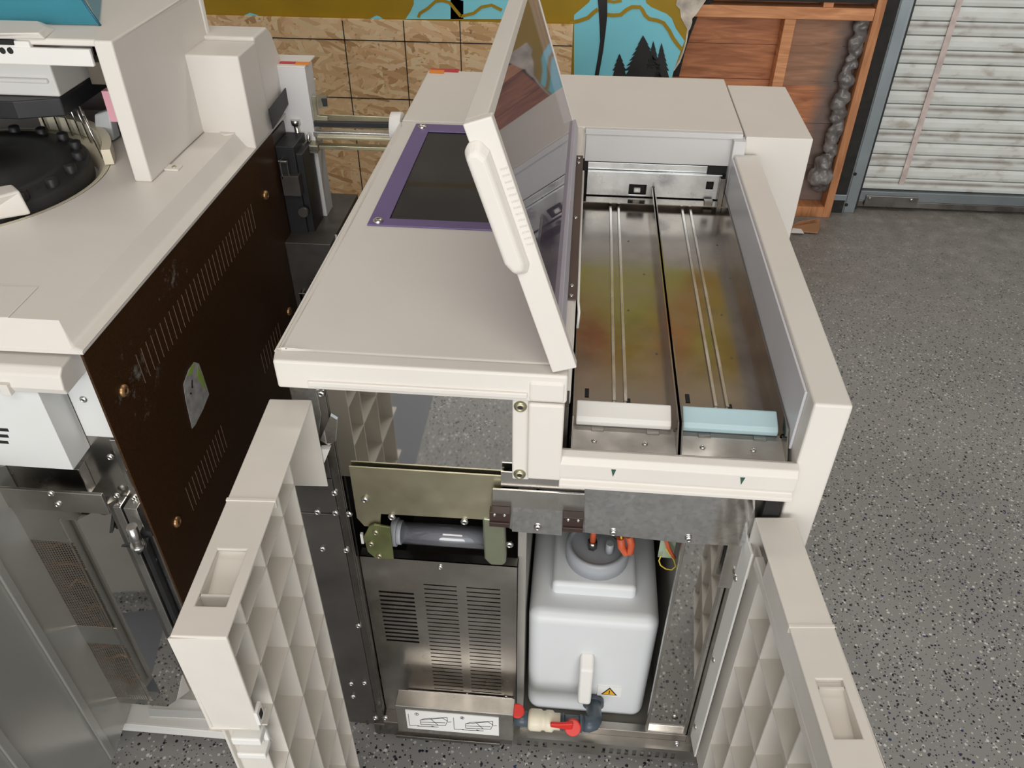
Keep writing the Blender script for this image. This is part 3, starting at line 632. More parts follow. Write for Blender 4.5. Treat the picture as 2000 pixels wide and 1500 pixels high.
# dark interior
b = MB(); b.box(-.40, .345, 1.62, 1.63, .05, .88); b.box(-.07, -.055, .96, 1.62, .05, .84); b.box(-.405, .345, .95, 1.62, .040, .046); b.box(.235, .245, .95, 1.62, .05, .84)
b.box(-.40, .345, .96, 1.62, .795, .80)
b.build('cabinet_lining', mat('dull_inner_steel', (.36, .35, .32), .45, .2, var=.15), mm)
# left column plates
b = MB(); b.box(-.415, -.3580, .922, .935, .8, 1.000); b.box(-.452, -.3580, .922, .935, .03, .8); lc = b.build('left_column', STEELD, mm, bevel=.001)
for i, (z0, z1) in enumerate(((.05, .715), (.72, .80), (.803, .875))): b = MB(); b.box(-.412, -.375, .9195, .9225, z0, z1) if z0 > .8 else b.box(-.448, -.375, .9195, .9225, z0, z1); b.build('column_plate', DARK, lc, bevel=.001)
b = MB(); b.box(-.3735, -.360, .9195, .9225, .05, .99); b.build('column_edge', STEELD, lc, bevel=.001)
GALVP = GALV
b = MB(); b.ext([(-.412, .9185, .885), (-.412, .9185, .995), (-.372, .9185, .995), (-.372, .9185, .94), (-.385, .9185, .885)], (0, .003, 0)); b.build('galvanised_plate', GALV, lc, bevel=.0005)
b = MB(); q = [at(x, y, y=.912) for x, y in [(625, 860), (645, 812), (658, 820), (655, 862), (642, 870)]]; b.ext(q, (0, .004, 0)); b.build('column_tab', GALV, lc)
b = MB(); b.ext([at(x, y, y=.905) for x, y in [(625, 878), (644, 878), (633, 905)]], (0, .01, 0)); b.build('hinge_tab', WHITEP, lc)
for q in ((627, 769), (653, 963), (620, 1000), (655, 1002), (682, 1004), (676, 1075), (630, 1072), (700, 1222), (712, 1334), (690, 1360), (686, 1335)): screw(at(*q, y=.918), FY, mm, .85)
# mirror plate below the cover
b = MB(); b.box(-.355, -.074, .915, .918, .815, 1.005); mp_ = b.build('polished_upper_panel', MIRROR, mm)
# yellow zinc plate
b = MB(); b.ext([at(x, y, y=.908) for x, y in [(681, 911), (983, 930), (982, 952), (962, 955), (960, 1010), (942, 1015), (744, 1004), (742, 1030), (712, 1028), (697, 1012)]], (0, .0025, 0)); zp = b.build('zinc_cross_plate', BRASSY, mm, bevel=.0005)
b = MB(); q = [at(x, y, y=.906) for x, y in [(942, 1012), (985, 1018), (988, 1100), (982, 1105), (958, 1104), (946, 1092)]]; b.ext(q, (0, .02, 0)); b.build('zinc_leg', mat('green_zinc_plating', (.34, .36, .26), .4, .75, var=.2), mm, bevel=.003)
b = MB(); b.ext([at(x, y, y=.900) for x, y in [(720, 1030), (730, 1025), (762, 1030), (769, 1093), (735, 1092), (718, 1078), (710, 1050)]], (0, .004, 0)); ob = b.build('slotted_bracket', OLIVE, mm, bevel=.001)
for q in ((734, 1040), (725, 1062), (741, 1086)): screw(at(*q, y=.899), FY, ob, .8, SCY)
b = MB(); b.box(at(704, 1050, y=.905).x, at(709, 1050, y=.905).x, .905, .91, at(706, 1062, y=.905).z, at(706, 1044, y=.905).z); b.build('white_tab', WHITEP, mm)
for q in ((713, 976), (765, 1010), (907, 1019), (995, 1064)): screw(at(*q, y=.906), FY, mm, .9)
b = MB(); b.box(-.295, -.120, .9135, .9165, .738, .752); b.build('roller_strip', MIRROR, mm)
# roller / tube
CLT = tint('clear_grey_tube', (.62, .63, .67), .08, .05, diff=(.30, .31, .35), dfac=.35)
a = at(772, 1043, y=.945); c = at(950, 1052, y=.945); zc = a.z
b = MB(); b.cyl((a.x, .95, zc), (-.10, .95, zc), .020, 28); rt = b.build('clear_tube', CLT, mm)
b = MB(); b.cyl((a.x+.01, .95, zc), (-.10, .95, zc), .011, 20); b.build('inner_rod', mat('pale_tube_core', (.55, .56, .60), .35), rt)
b = MB(); b.cyl((a.x-.006, .95, zc), (a.x+.004, .95, zc), .026, 28); b.cyl((a.x+.004, .95, zc), (a.x+.012, .95, zc), .022, 28); b.build('tube_end_cap', GREYPVC, rt, bevel=.001)
# louvred lower door panel
b = MB(); holes = []
for i in range(13): holes.append((-.331, -.264, .3345+i*.0129, .3400+i*.0129))
for i in range(29):
    zz = .160+i*.0129; holes.append((-.2435, -.1815, zz, zz+.0032)); holes.append((-.1635, -.1005, zz, zz+.0032))
b.holed((0, .935, 0), (1, 0, 0), (0, 0, 1), -.356, -.068, .060, .592, holes, .0015)
b.box(-.356, -.068, .935, .955, .5905, .592); b.box(-.0695, -.068, .935, .96, .06, .592)
lv = b.build('louvered_panel', LOUV, mm, bevel=0)
for q in ((860, 1108), (912, 1357), (988, 1362)): screw(at(*q, y=.934), FY, lv, .7)
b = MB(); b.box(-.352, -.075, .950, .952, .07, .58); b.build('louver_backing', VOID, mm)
# low box with instruction label
b = MB(); b.box(-.312, -.0695, .868, .904, .110, .211); b.box(-.300, -.075, .904, .934, .115, .165)
bx = b.build('lower_steel_box', STEEL, mm, bevel=.0015)
b = MB(); b.box(-.291, -.099, .8668, .8682, .128, .198); il = b.build('instruction_label', LABELW, bx, bevel=.0)
b = MB()
def seg(x0, z0, x1, z1, w=.0009):
    d = Vector((x1-x0, 0, z1-z0)).normalized(); n_ = Vector((-d.z, 0, d.x))*w/2; A = Vector((x0, .8662, z0)); B = Vector((x1, .8662, z1)); b.ext([A-n_, B-n_, B+n_, A+n_], (0, .0006, 0))
for ox, fl_ in ((0, 0), (.094, 1)):
    for s_ in ((-.262, .165, -.215, .180), (-.215, .180, -.205, .170), (-.262, .148, -.210, .152), (-.262, .165, -.262, .148), (-.205, .170, -.210, .152), (-.270, .140, -.225, .143), (-.262, .165, -.252, .172), (-.252, .172, -.205, .184), (-.205, .184, -.205, .170), (-.262, .157, -.21, .162), (-.24, .173, -.225, .150), (-.286, .185, -.286, .140), (-.286, .140, -.266, .142), (-.205, .166, -.197, .168), (-.24, .145, -.232, .142)):
        seg(s_[0]+ox, s_[1], s_[2]+ox, s_[3])
    cx, cz = -.268+ox, .187
    for k in range(12):
        a0, a1 = k*math.pi/6, (k+1)*math.pi/6; seg(cx+.0042*math.cos(a0), cz+.0042*math.sin(a0), cx+.0042*math.cos(a1), cz+.0042*math.sin(a1), .0007)
    if fl_ == 0: seg(cx, cz-.0025, cx, cz+.0025, .0009)
    else:
        seg(cx-.0015, cz+.002, cx+.0012, cz+.002, .0007); seg(cx+.0012, cz+.002, cx-.0015, cz-.002, .0007); seg(cx-.0015, cz-.002, cx+.0015, cz-.002, .0007)
b.build('label_drawing', INK, il)
b = MB(); b.box(-.356, -.312, .905, .935, .055, .075); b.build('left_foot_plate', STEELD, mm, bevel=.001)
for q in ((733, 1402), (753, 1402)): screw(at(*q, y=.904), FY, mm, .9)
# centre catches and galvanised panels
b = MB(); b.box(-.094, .038, .9035, .906, .826, .858); b.build('upper_catch_strip', STEEL, mm)
b = MB(); b.ext([at(x, y, y=.897) for x, y in [(962, 955), (1142, 966), (1140, 1040), (1098, 1038), (1098, 998), (1002, 991), (1000, 1035), (960, 1010)]], (0, .003, 0)); b.build('catch_plate', STEEL, mm, bevel=.0004)
b = MB(); b.ext([at(x, y, y=.899) for x, y in [(1002, 990), (1098, 998), (1097, 1046), (1000, 1038)]], (0, .002, 0)); gp = b.build('small_galvanised_plate', GALV, mm)
screw(at(1050, 1030, y=.898), FY, gp, .9)
BRC = mat('dark_brown_catch', (.045, .025, .02), .4, var=.2)
for cx, cy in ((976, 1013), (1119, 1023)):
    p = at(cx, cy, y=.885); b = MB(); b.box(p.x-.0165, p.x+.0165, .883, .897, p.z-.014, p.z+.016); b.box(p.x-.0165, p.x+.0165, .879, .885, p.z-.014, p.z-.004); c_ = b.build('magnetic_catch', BRC, mm, bevel=.001)
    for k in (-.008, .008): screw((p.x+k, .8825, p.z+.011), FY, c_, .4)
b = MB(); b.ext([at(x, y, y=.906) for x, y in [(1141, 945), (1475, 965), (1474, 1068), (1345, 1062), (1141, 1040)]], (0, .003, 0)); gp2 = b.build('galvanised_front_plate', GALV, mm, bevel=.0004)
for q in ((1198, 1041), (1345, 1053)): screw(at(*q, y=.904), FY, gp2, .85)
# right polished upright
b = MB(); b.box(.2105, .2945, .930, .936, .095, .725); b.build('polished_side_upright', MIRROR, mm)
for (x0, x1, z0, z1) in ((.2085, .2145, .095, .735), (.2885, .2960, .095, .735), (.2105, .2945, .090, .098), (.2105, .2945, .722, .729)):
    b = MB(); b.box(x0, x1, .922, .934, z0, z1); b.build('upright_edge', STEEL, mm, bevel=.0015)
b = MB(); b.box(.297, .345, .918, .925, .06, .845); rc = b.build('right_column', STEELD, mm, bevel=.001)
b = MB(); b.box(at(1423, 1060, y=.915).x, .345, .914, .918, .60, .742); b.build('hinge_plate', STEEL, rc, bevel=.002)
screw(at(1433, 1059, y=.913), FY, mm, .9)
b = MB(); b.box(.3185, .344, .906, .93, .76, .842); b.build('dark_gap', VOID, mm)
# wiring board behind
b = MB(); p = at(1300, 1075, y=1.0); b.box(p.x-.012, p.x+.016, 1.0, 1.004, p.z-.02, p.z+.05); wb_ = b.build('wiring_board', TEALP, mm)
b = MB(); b.tube([at(x, y, y=.99) for x, y in [(1291, 1085), (1287, 1095), (1290, 1104), (1300, 1111), (1312, 1113), (1320, 1106), (1316, 1093), (1306, 1080), (1300, 1070)]], .0013, 8); b.build('yellow_wire', YWIRE, wb_)
b = MB(); b.tube([at(x, y, y=.985) for x, y in [(1302, 1055), (1306, 1068), (1312, 1080), (1318, 1090)]], .0028, 8); b.tube([at(x, y, y=.985) for x, y in [(1298, 1055), (1304, 1070), (1314, 1088)]], .0018, 8); b.build('orange_wire', ORW, wb_)
# base rails
b = MB(); holes = [(x*.0185+.012, x*.0185+.021, .012, .034) for x in range(4)]+[(.195+x*.0165, .203+x*.0165, .010, .032) for x in range(10)]+[(.09+x*.0165, .097+x*.0165, .026, .034) for x in range(6)]
b.holed((-.075, .901, .020), (1, 0, 0), (0, 0, 1), 0, .42, 0, .044, holes, .003); b.box(-.075, .345, .901, .945, .064, .066)
b.build('perforated_base_rail', APR, mm, bevel=0)
b = MB(); b.box(-.38, -.075, .908, .93, .018, .058); b.box(-.33, -.10, .895, .908, .030, .040); b.build('base_rail', STEELD, mm, bevel=.001)
b = MB(); b.box(-.405, .345, .96, 1.6, .01, .04); b.build('base_pan', LOUV, mm)
b = MB(); b.box(-.06, .30, .922, .94, .0665, .09); b.build('rail_lip', LOUV, mm, bevel=.001)
for q in ((1441, 1422), (1322, 1453)): screw(at(*q, y=.900), FY, mm, .9)
for x in (-.38, .32):
    for y in (1.0, 2.05): b = MB(); b.cyl((x, y, 0), (x, y, .12), .02, 16); b.build('foot', BLACK, mm)

# --- ribbed doors
def rib_door(P, d, W, T, ztop, zbot, zend, us, zs, hand, label_blank, depth_in=.006, ustart=(0, .8)):
    """P hinge inner corner, d direction hinge->free, hand=+1 inner face looks to +x"""
    d = Vector((d[0], d[1], 0)).normalized(); N = Vector((-d.y, d.x, 0))*hand; O = Vector((P[0], P[1], 0)); Z = Vector((0, 0, 1))
    X = lambda u, t, z: O+d*u-N*t+Z*z              # t: 0 inner face .. T outer face
    def bx(b, u0, u1, t0, t1, z0, z1, m=0): b.hexa([X(u0, t0, z0), X(u1, t0, z0), X(u1, t1, z0), X(u0, t1, z0)], [X(u0, t0, z1), X(u1, t0, z1), X(u1, t1, z1), X(u0, t1, z1)], m)
    US, ZS = ustart
    b = MB(); bx(b, 0, W, T-.004, T, zend, ztop-.002); bx(b, US, W-.018, T-.004, T, zbot, zend)
    bx(b, W-.004, W, .0, T, zend, ztop-.002); bx(b, W-.030, W-.026, .018, T, zbot, zend); bx(b, W-.030, W, .0, T, zend-.001, zend+.003)
    # top with finger recess
    r0, r1 = W*.70, W*.90
    hs_ = [(r0, r1, T*.22, T*.78)]
    b.holed(X(0, 0, ztop), d, -N if (d.cross(-N)).z > 0 else N, 0, W, *( (0, T) if (d.cross(-N)).z > 0 else (-T, 0)), [(r0, r1, *( (T*.22, T*.78) if (d.cross(-N)).z > 0 else (-T*.78, -T*.22)))], .004)
    dm = b.build('cabinet_door', CREAM2, mm, bevel=.005, seg=3)
    b = MB()                                        # pocket
    bx(b, r0-.003, r0, T*.22, T*.78, ztop-.03, ztop-.004); bx(b, r1, r1+.003, T*.22, T*.78, ztop-.03, ztop-.004)
    bx(b, r0, r1, T*.22-.003, T*.22, ztop-.03, ztop-.004); bx(b, r0, r1, T*.78, T*.78+.003, ztop-.03, ztop-.004)
    b.hexa([X(r0, T*.22, ztop-.008), X(r1, T*.22, ztop-.030), X(r1, T*.78, ztop-.030), X(r0, T*.78, ztop-.008)], [X(r0, T*.22, ztop-.011), X(r1, T*.22, ztop-.033), X(r1, T*.78, ztop-.033), X(r0, T*.78, ztop-.011)])
    b.build('finger_recess', CREAM2, dm)
    b = MB(); bx(b, W*.493, W*.507, -.0006, T+.0010, ztop-.012, ztop+.0012); b.build('moulding_seam', CREAM2, dm, bevel=.001)
    b = MB(); t0 = depth_in
    u0, u1, z0_, z1_ = us[0], us[-1], zs[0], zs[-1]
    for u in us:
        if u < US-.002: continue
        zt_ = ztop-.004 if u > label_blank[0] else label_blank[1]
        bx(b, u-.0013, u+.0013, t0, T-.002, zbot if u < W-.03 else zend, zt_)
    for i, z in enumerate(zs):
        ua = US if z < label_blank[1] else label_blank[0]
        bx(b, ua, W-.004 if z > zend else W-.028, t0, T-.002, z-.0013, z+.0013)
    b.build('door_ribs', CREAM2, dm, bevel=0)
    return dm, X, bx
dm, X, bx = rib_door((-.3745, .900), (.022, -.405), .408, .063, .986, .05, .792, [.1195, .18, .265, .35, .396], [.055, .125, .25, .378, .505, .63, .755, .845, .93], 1, (.118, .80), ustart=(.118, .80))
b = MB(); bx(b, 0, .003, 0, .062, .807, .984); b.build('hinge_end_wall', CREAM2, dm, bevel=.0005)
b = MB(); bx(b, .392, .408, -.003, .001, .805, .832); bx(b, .396, .404, -.004, -.002, .812, .824, 1); b.build('latch_eye', [WHITEP, VOID], dm)
b = MB(); bx(b, .372, .398, .012, .05, .735, .750); bx(b, .372, .398, .012, .05, .70, .712); bx(b, .372, .378, .012, .05, .70, .75); b.build('latch_block', WHITEP, dm, bevel=.002)
dm, X, bx = rib_door((.306, .898), (.033, -.395), .400, .062, .800, .05, .64, [.045, .12, .205, .29, .388], [.055, .19, .325, .46, .60, .735], -1, (.05, .70), .016, ustart=(.0, .8))
b = MB(); bx(b, .03, .396, .004, .018, .722, .742); b.build('inner_ledge', CREAM2, dm, bevel=.002)
b = MB(); bx(b, 0, .003, 0, .061, .65, .798); b.build('hinge_end_wall', CREAM2, dm)
b = MB(); bx(b, .0, .046, .014, .018, .055, .735); bx(b, .0, .003, .014, .060, .055, .66); b.build('side_flange', CREAM2, dm)
b = MB(); bx(b, .075, .395, .004, .007, .742, .796); b.build('smooth_flange', CREAM2, dm, bevel=.001)
b = MB(); bx(b, -.022, .026, -.001, .003, .10, .742); hp_ = b.build('hinge_flange', WHITEP, dm, bevel=.001)
for z in (.64, .40, .16): screw(X(-.008, -.001, z), (X(0, -1, 0)-X(0, 0, 0)), hp_, .9)

# ================================================================ TANK
tk = thing('plastic_tank', (.08, 1.1, .06), 'translucent white plastic jerrycan tank with grey screw cap inside open machine', 'tank')
def rbox(x0, x1, y0, y1, z0, z1, taper=0):
    b = MB(); b.hexa([(x0+taper, y0, z0), (x1-taper, y0, z0), (x1-taper, y1, z0), (x0+taper, y1, z0)], [(x0, y0, z1), (x1, y0, z1), (x1, y1, z1), (x0, y1, z1)]); return b
b = rbox(-.049, .209, .965, 1.50, .062, .412, .003); b.build('tank_body', HDPE, tk, bevel=.026, seg=6, soft=True)
b = rbox(-.006, .162, 1.022, 1.24, .402, .442); b.build('tank_neck', HDPE, tk, bevel=.011, seg=4, soft=True)
cx, cy = .082, 1.10
b = MB(); b.lathe([(.0001, .0), (.064, .0), (.064, .036), (.061, .040), (.054, .040), (.053, .034)], (cx, cy, .442), 40); b.cyl((cx, cy, .470), (cx, cy, .477), .0535, 40); cap = b.build('tank_cap', GREYPVC, tk)
b = MB(); b.cyl((cx-.012, cy-.012, .480), (cx-.012, cy-.012, .500), .010, 6); b.cyl((cx-.012, cy-.012, .50), (cx-.012, cy-.012, .56), .006, 12, 1); b.build('hose_nut', [STEELD, ORW], cap)
b = MB(); b.cyl((cx+.022, cy-.02, .480), (cx+.022, cy-.02, .506), .008, 12); b.build('nipple', GREYPVC, cap)
b = MB(); b.tube([at(x, y, y=1.04) for x, y in [(1212, 1050), (1214, 1068), (1222, 1080), (1231, 1078), (1233, 1062), (1228, 1046)]], .0075, 12); b.build('red_sleeve', ORW, cap)
b = MB(); b.tube([at(x, y, y=1.04) for x, y in [(1216, 1066), (1208, 1058), (1198, 1050), (1190, 1040)]], .002, 8); b.build('black_wire', BLACK, cap)
b = MB(); b.tube([at(x, y, y=1.038) for x, y in [(1218, 1064), (1214, 1054), (1212, 1040)]], .0018, 8); b.build('yellow_wire', YWIRE, cap)
# front handle loop
b = MB(); xs = at(1147, 1300, y=.94).x
b.hexa([(xs-.0145, .936, .282), (xs+.0145, .936, .282), (xs+.0145, .968, .300), (xs-.0145, .968, .300)], [(xs-.0135, .918, .186), (xs+.0135, .918, .186), (xs+.0135, .940, .174), (xs-.0135, .940, .174)])
b.box(xs-.0135, xs+.0135, .925, .968, .172, .194)
b.build('tank_handle', WHITEP, tk, bevel=.006, seg=4, soft=True)
a = at(1190, 1350, y=.9635); b = MB(); b.box(a.x-.025, a.x+.025, .9625, .9652, a.z-.018, a.z+.018); wl = b.build('warning_label', LABELW, tk)
b = MB(); T = lambda s, dz=0: [(a.x-.018*s, a.z-.0125*s+dz), (a.x+.018*s, a.z-.0125*s+dz), (a.x, a.z+.0165*s+dz)]
b.ext([(x, .9618, z) for x, z in T(.95)], (0, .0008, 0), 0); b.ext([(x, .9612, z) for x, z in T(.72, -.0005)], (0, .0008, 0), 1)
b.box(a.x-.0011, a.x+.0011, .9606, .9614, a.z-.004, a.z+.006); b.box(a.x-.0011, a.x+.0011, .9606, .9614, a.z-.0075, a.z-.0055)
b.build('warning_triangle', [INK, YELL], wl)
# drain pipe and valve
dv = thing('drain_valve', (.04, .88, .15), 'dark grey drain pipe with ivory union and red lever valve below tank', 'valve')
zc = .165; yv = .888
b = MB(); b.cyl((-.068, yv, zc), (-.038, yv, zc), .0155); b.build('pipe', DKPVC, dv)
b = MB(); b.lathe([(.016, 0), (.020, .002), (.022, .006), (.022, .026), (.019, .030), (.019, .034), (.0215, .038), (.0215, .050), (.017, .054), (.017, .066), (.0001, .066)], (0, 0, 0), 24)
o = b.build('union_fitting', IVORY, dv); o.matrix_parent_inverse = Matrix.Translation(-ROOTW[dv.name]); o.rotation_euler = (0, math.radians(90), 0); o.location = (-.040, yv, zc)
b = MB(); b.cyl((.026, yv, zc), (.076, yv, zc), .0150); b.cyl((.030, yv, zc), (.034, yv, zc), .0175); b.cyl((.066, yv, zc), (.071, yv, zc), .0175); b.tube([(.076, yv, zc), (.086, yv, zc), (.093, yv+.003, zc), (.096, yv+.010, zc), (.096, yv+.03, zc-.012), (.096, .9615, zc-.034)], .0160, 20); b.build('elbow_pipe', DKPVC, dv)
b = MB(); b.cyl((.096, .951, zc-.034), (.096, .9630, zc-.034), .0225); b.build('pipe_flange', DKPVC, dv)
b = MB(); b.cyl((.052, yv-.018, zc+.012), (.052, yv-.010, zc+.004), .017, 24); b.ext([(.052, yv-.020, zc+.030), (.052, yv-.020, zc+.004), (.02, yv-.022, zc+.012), (.006, yv-.022, zc+.014), (.006, yv-.022, zc+.026), (.022, yv-.022, zc+.026)], (0, .008, 0)); b.build('valve_lever', RED, dv, bevel=.003, seg=3)
b = MB(); b.cyl((-.062, yv-.006, zc+.040), (-.062, yv-.002, zc+.030), .014); b.build('second_lever', RED, dv, bevel=.002)

# ================================================================ LEFT MACHINE
lm = thing('slide_stainer', (-1.2, 1.5, 0), 'white and brown laboratory machine with black carousel under tower, at left', 'laboratory machine')
XB = -.697; ZT = 1.095; CX, CY = -1.16, 1.369
# top cover: plate with round well, chamfered right and front edges
b = MB()
N = 72; R = .252; xo0, xo1, yo0, yo1 = -1.75, -.734, .915, 2.1
def edgept(a):
    dx, dy = math.cos(a), math.sin(a); k = 1e9
    if dx > 1e-9: k = min(k, (xo1-CX)/dx)
    if dx < -1e-9: k = min(k, (xo0-CX)/dx)
    if dy > 1e-9: k = min(k, (yo1-CY)/dy)
    if dy < -1e-9: k = min(k, (yo0-CY)/dy)
    return (CX+dx*k, CY+dy*k)
angs = sorted([2*math.pi*i/N for i in range(N)]+[math.atan2(y-CY, x-CX) % (2*math.pi) for x in (xo0, xo1) for y in (yo0, yo1)])
for i in range(len(angs)):
    a0, a1 = angs[i], angs[(i+1) % len(angs)]; e0, e1 = edgept(a0), edgept(a1)
    c0 = (CX+R*math.cos(a0), CY+R*math.sin(a0)); c1 = (CX+R*math.cos(a1), CY+R*math.sin(a1))
    b.face([(c0[0], c0[1], ZT), (e0[0], e0[1], ZT), (e1[0], e1[1], ZT), (c1[0], c1[1], ZT)])
    b.face([(c0[0], c0[1], ZT), (c1[0], c1[1], ZT), (c1[0], c1[1], ZT-.05), (c0[0], c0[1], ZT-.05)])
# right chamfer, front chamfer
b.face([(xo1, yo0, ZT), (xo1, yo1, ZT), (XB-.016, yo1, ZT-.029), (XB-.016, .893, ZT-.029)]); b.face([(XB-.016, .893, ZT-.029), (XB-.016, yo1, ZT-.029), (XB+.003, yo1, 1.0635), (XB+.003, .885, 1.0635)])
b.face([(XB+.003, .885, 1.063), (XB+.003, yo1, 1.063), (XB+.003, yo1, 1.056), (XB+.003, .885, 1.056)])
b.face([(xo0, yo0, ZT), (xo1, yo0, ZT), (XB-.016, .893, ZT-.029), (XB-.018, .889, ZT-.033), (xo0, .889, ZT-.033)]); b.face([(xo0, .889, ZT-.033), (XB-.018, .889, ZT-.033), (XB-.016, .893, ZT-.029), (XB+.003, .885, 1.0635), (XB+.003, .885, 1.056), (xo0, .885, 1.050)])
b.face([(xo0, .885, 1.05), (XB+.003, .885, 1.056), (XB+.003, yo1, 1.056), (xo0, yo1, 1.05)])
b.build('top_cover', CREAM, lm, bevel=.004, seg=3)
b = MB(); q = [at(x, y, z=ZT+.0005) for x, y in [(-60, 559), (75, 561), (16, 621), (-60, 621)]]; b.ext(q, (0, 0, .0012)); b.build('cover_plate', CREAM, lm, bevel=.0008)
# carousel
b = MB(); b.lathe([(R, -.001), (R-.010, -.002), (.224, -.022), (.222, -.06)], (CX, CY, ZT), 64); b.build('well_ring', IVORY, lm)
b = MB(); b.lathe([(.0001, .0), (.24, 0)], (CX, CY, ZT-.055), 48); b.build('well_floor', VOID, lm)
CARB = mat('black_carousel_plastic', (.030, .031, .032), .5, var=.35, vscale=8)
b = MB(); b.lathe([(.216, -.03), (.216, .006), (.212, .010), (.185, .010), (.180, .017), (.155, .017), (.150, .011), (.05, .014), (.045, .030), (.0001, .032)], (CX, CY, ZT), 64)
car = b.build('carousel', CARB, lm)
for k in range(20):
    a_ = 2*math.pi*k/20+.1; b = MB(); x, y = CX+.198*math.cos(a_), CY+.198*math.sin(a_); b.lathe([(.011, 0), (.011, .016), (.008, .018), (.0001, .018)], (x, y, ZT+.008), 14); b.build('carousel_knob', BLACK, car)
b = MB(); q = [at(x, y, z=ZT+.001) for x, y in [(-60, 455), (-10, 440), (62, 423), (58, 410), (38, 372), (20, 362), (-60, 380)]]
lo = [at(x, y, z=ZT+.0005) for x, y in [(-60, 440), (62, 419), (20, 372), (-60, 390)]]; hi = [at(x, y, z=ZT+.045) for x, y in [(-60, 400), (38, 372), (24, 360), (-60, 376)]]
b.hexa(lo, hi); b.build('dispenser_block', CREAM, lm, bevel=.004, seg=3)
# tower
tx = -.802; ty0 = 1.378; ty1 = 1.765; tz = 1.351
b = MB(); b.box(tx-.034, tx, ty0, ty1, ZT, tz); b.box(-1.75, tx-.002, ty0+.004, ty1, tz-.012, tz); b.box(-1.75, tx, ty1-.01, ty1, ZT, tz)
tw = b.build('tower_housing', CREAM, lm, bevel=.004, seg=3)
b = MB(); b.box(-1.5, tx-.042, ty0-.004, ty0+.004, tz-.043, tz-.014); b.box(-1.5, -.95, ty0-.002, ty0+.01, tz-.02, tz-.004); fb = b.build('tower_front_bar', WHITEP, lm, bevel=.002)
for q in ((5, 99), (20, 99)): p = at(*q, y=ty0-.004); b = MB(); b.cyl(p-Vector((0, .0006, 0)), p+Vector((0, .002, 0)), .0055, 14); b.build('bar_hole', VOID, fb)
b = MB(); p = at(0, 82, y=ty0-.003); q = at(26, 82, y=ty0-.003); b.box(p.x-.2, q.x, ty0-.005, ty0, p.z-.004, p.z+.004); b.build('bar_slot', VOID, fb)
lo = [at(x, y, z=tz) for x, y in [(-60, 76), (88, 77), (112, 57), (84, 44), (-60, 42)]]; b = MB()
hi = [at(x, y, z=tz+.012) for x, y in [(-60, 66), (75, 64), (88, 52), (72, 41), (-60, 38)]]; b.hexa(lo, hi); b.build('hood_grip', CREAM, lm, bevel=.003, seg=3)
# blue cover on tower
lo = [at(x, y, z=tz+.001) for x, y in [(-80, 44), (196, 50), (206, -60), (-80, -80)]]; L1 = [Vector(p) for p in lo]
hi = [L1[0]+Vector((0, .05, .09)), L1[1]+Vector((-.075, .05, .09)), L1[2]+Vector((-.075, -.05, .09)), L1[3]+Vector((0, -.05, .09))]
b = MB(); b.hexa(L1, hi); bc = b.build('blue_tinted_cover', GLASSB, lm, bevel=.003)
b = MB(); b.tube([L1[1], hi[1]], .0022, 8); b.tube([hi[1], hi[2]], .0022, 8); b.build('cover_rim', mat('dark_blue_edge', (.01, .09, .14), .3), bc)
# tower interior
b = MB(); hy = 1.50; hb0 = at(118, 190, y=hy); hb1 = at(98, 128, y=hy); b.box(-1.5, hb0.x, hy, hy+.16, hb0.z, hb1.z+.02); b.box(-1.5, hb0.x-.012, hy-.006, hy+.002, (hb0.z+hb1.z)/2-.004, (hb0.z+hb1.z)/2+.006); b.build('head_block', WHITEP, lm, bevel=.006, seg=3)
b = MB()
b = MB(); V=[]
ring = []
for k in range(25):
    a_ = math.radians(15+k*6); ring.append((CX+.03+.20*math.cos(a_), 1.40+.0+.12*math.sin(a_)))
b.ext([(x, y, hb0.z-.036) for x, y in [(-1.5, hy-.035), (hb0.x-.08, hy-.030), (hb0.x+.001, hy-.004), (hb0.x+.001, hy+.18), (-1.5, hy+.18)]], (0, 0, .0355)); b.build('head_skirt', BLACK, lm, bevel=.003)
b = MB(); b.box(-1.02, tx-.034, 1.62, 1.70, 1.28, 1.33); b.box(-1.0, tx-.034, 1.60, 1.66, 1.20, 1.245); b.build('inner_beam', mat('olive_drab_metal', (.16, .14, .11), .5, var=.2), lm, bevel=.002)
b = MB(); b.box(-1.5, tx-.034, 1.74, 1.754, ZT, 1.34); b.build('tower_back', mat('mauve_dark_panel', (.10, .075, .08), .5), lm)
b = MB(); b.box(-.93, -.90, 1.60, 1.63, ZT+.02, 1.22); b.box(-.885, -.86, 1.58, 1.60, ZT+.01, 1.22); b.build('support_post', GREYPVC, lm, bevel=.002)
b = MB(); p = at(216, 205, y=1.50); b.box(p.x-.005, p.x+.02, 1.49, 1.51, p.z-.03, p.z+.03); b.build('pink_tab', PINK, lm, bevel=.001)
b = MB()
for i in range(8):
    a_ = math.radians(28+i*8); b.cyl((CX+.238*math.cos(a_), CY+.238*math.sin(a_), ZT), (CX+.225*math.cos(a_), CY+.235*math.sin(a_), ZT+.085), .0022, 8)
b.build('probe_needles', STEEL, lm)
b = MB()
for i in range(14):
    a0, a1 = math.radians(18+i*5), math.radians(23+i*5)
    P = lambda r, a, z: (CX+r*math.cos(a), CY+r*math.sin(a), z)
    b.hexa([P(.245, a0, ZT+.002), P(.262, a0, ZT+.002), P(.262, a0, ZT+.032), P(.245, a0, ZT+.032)], [P(.245, a1, ZT+.002), P(.262, a1, ZT+.002), P(.262, a1, ZT+.032), P(.245, a1, ZT+.032)])
b.build('splash_guard', IVORY, lm)
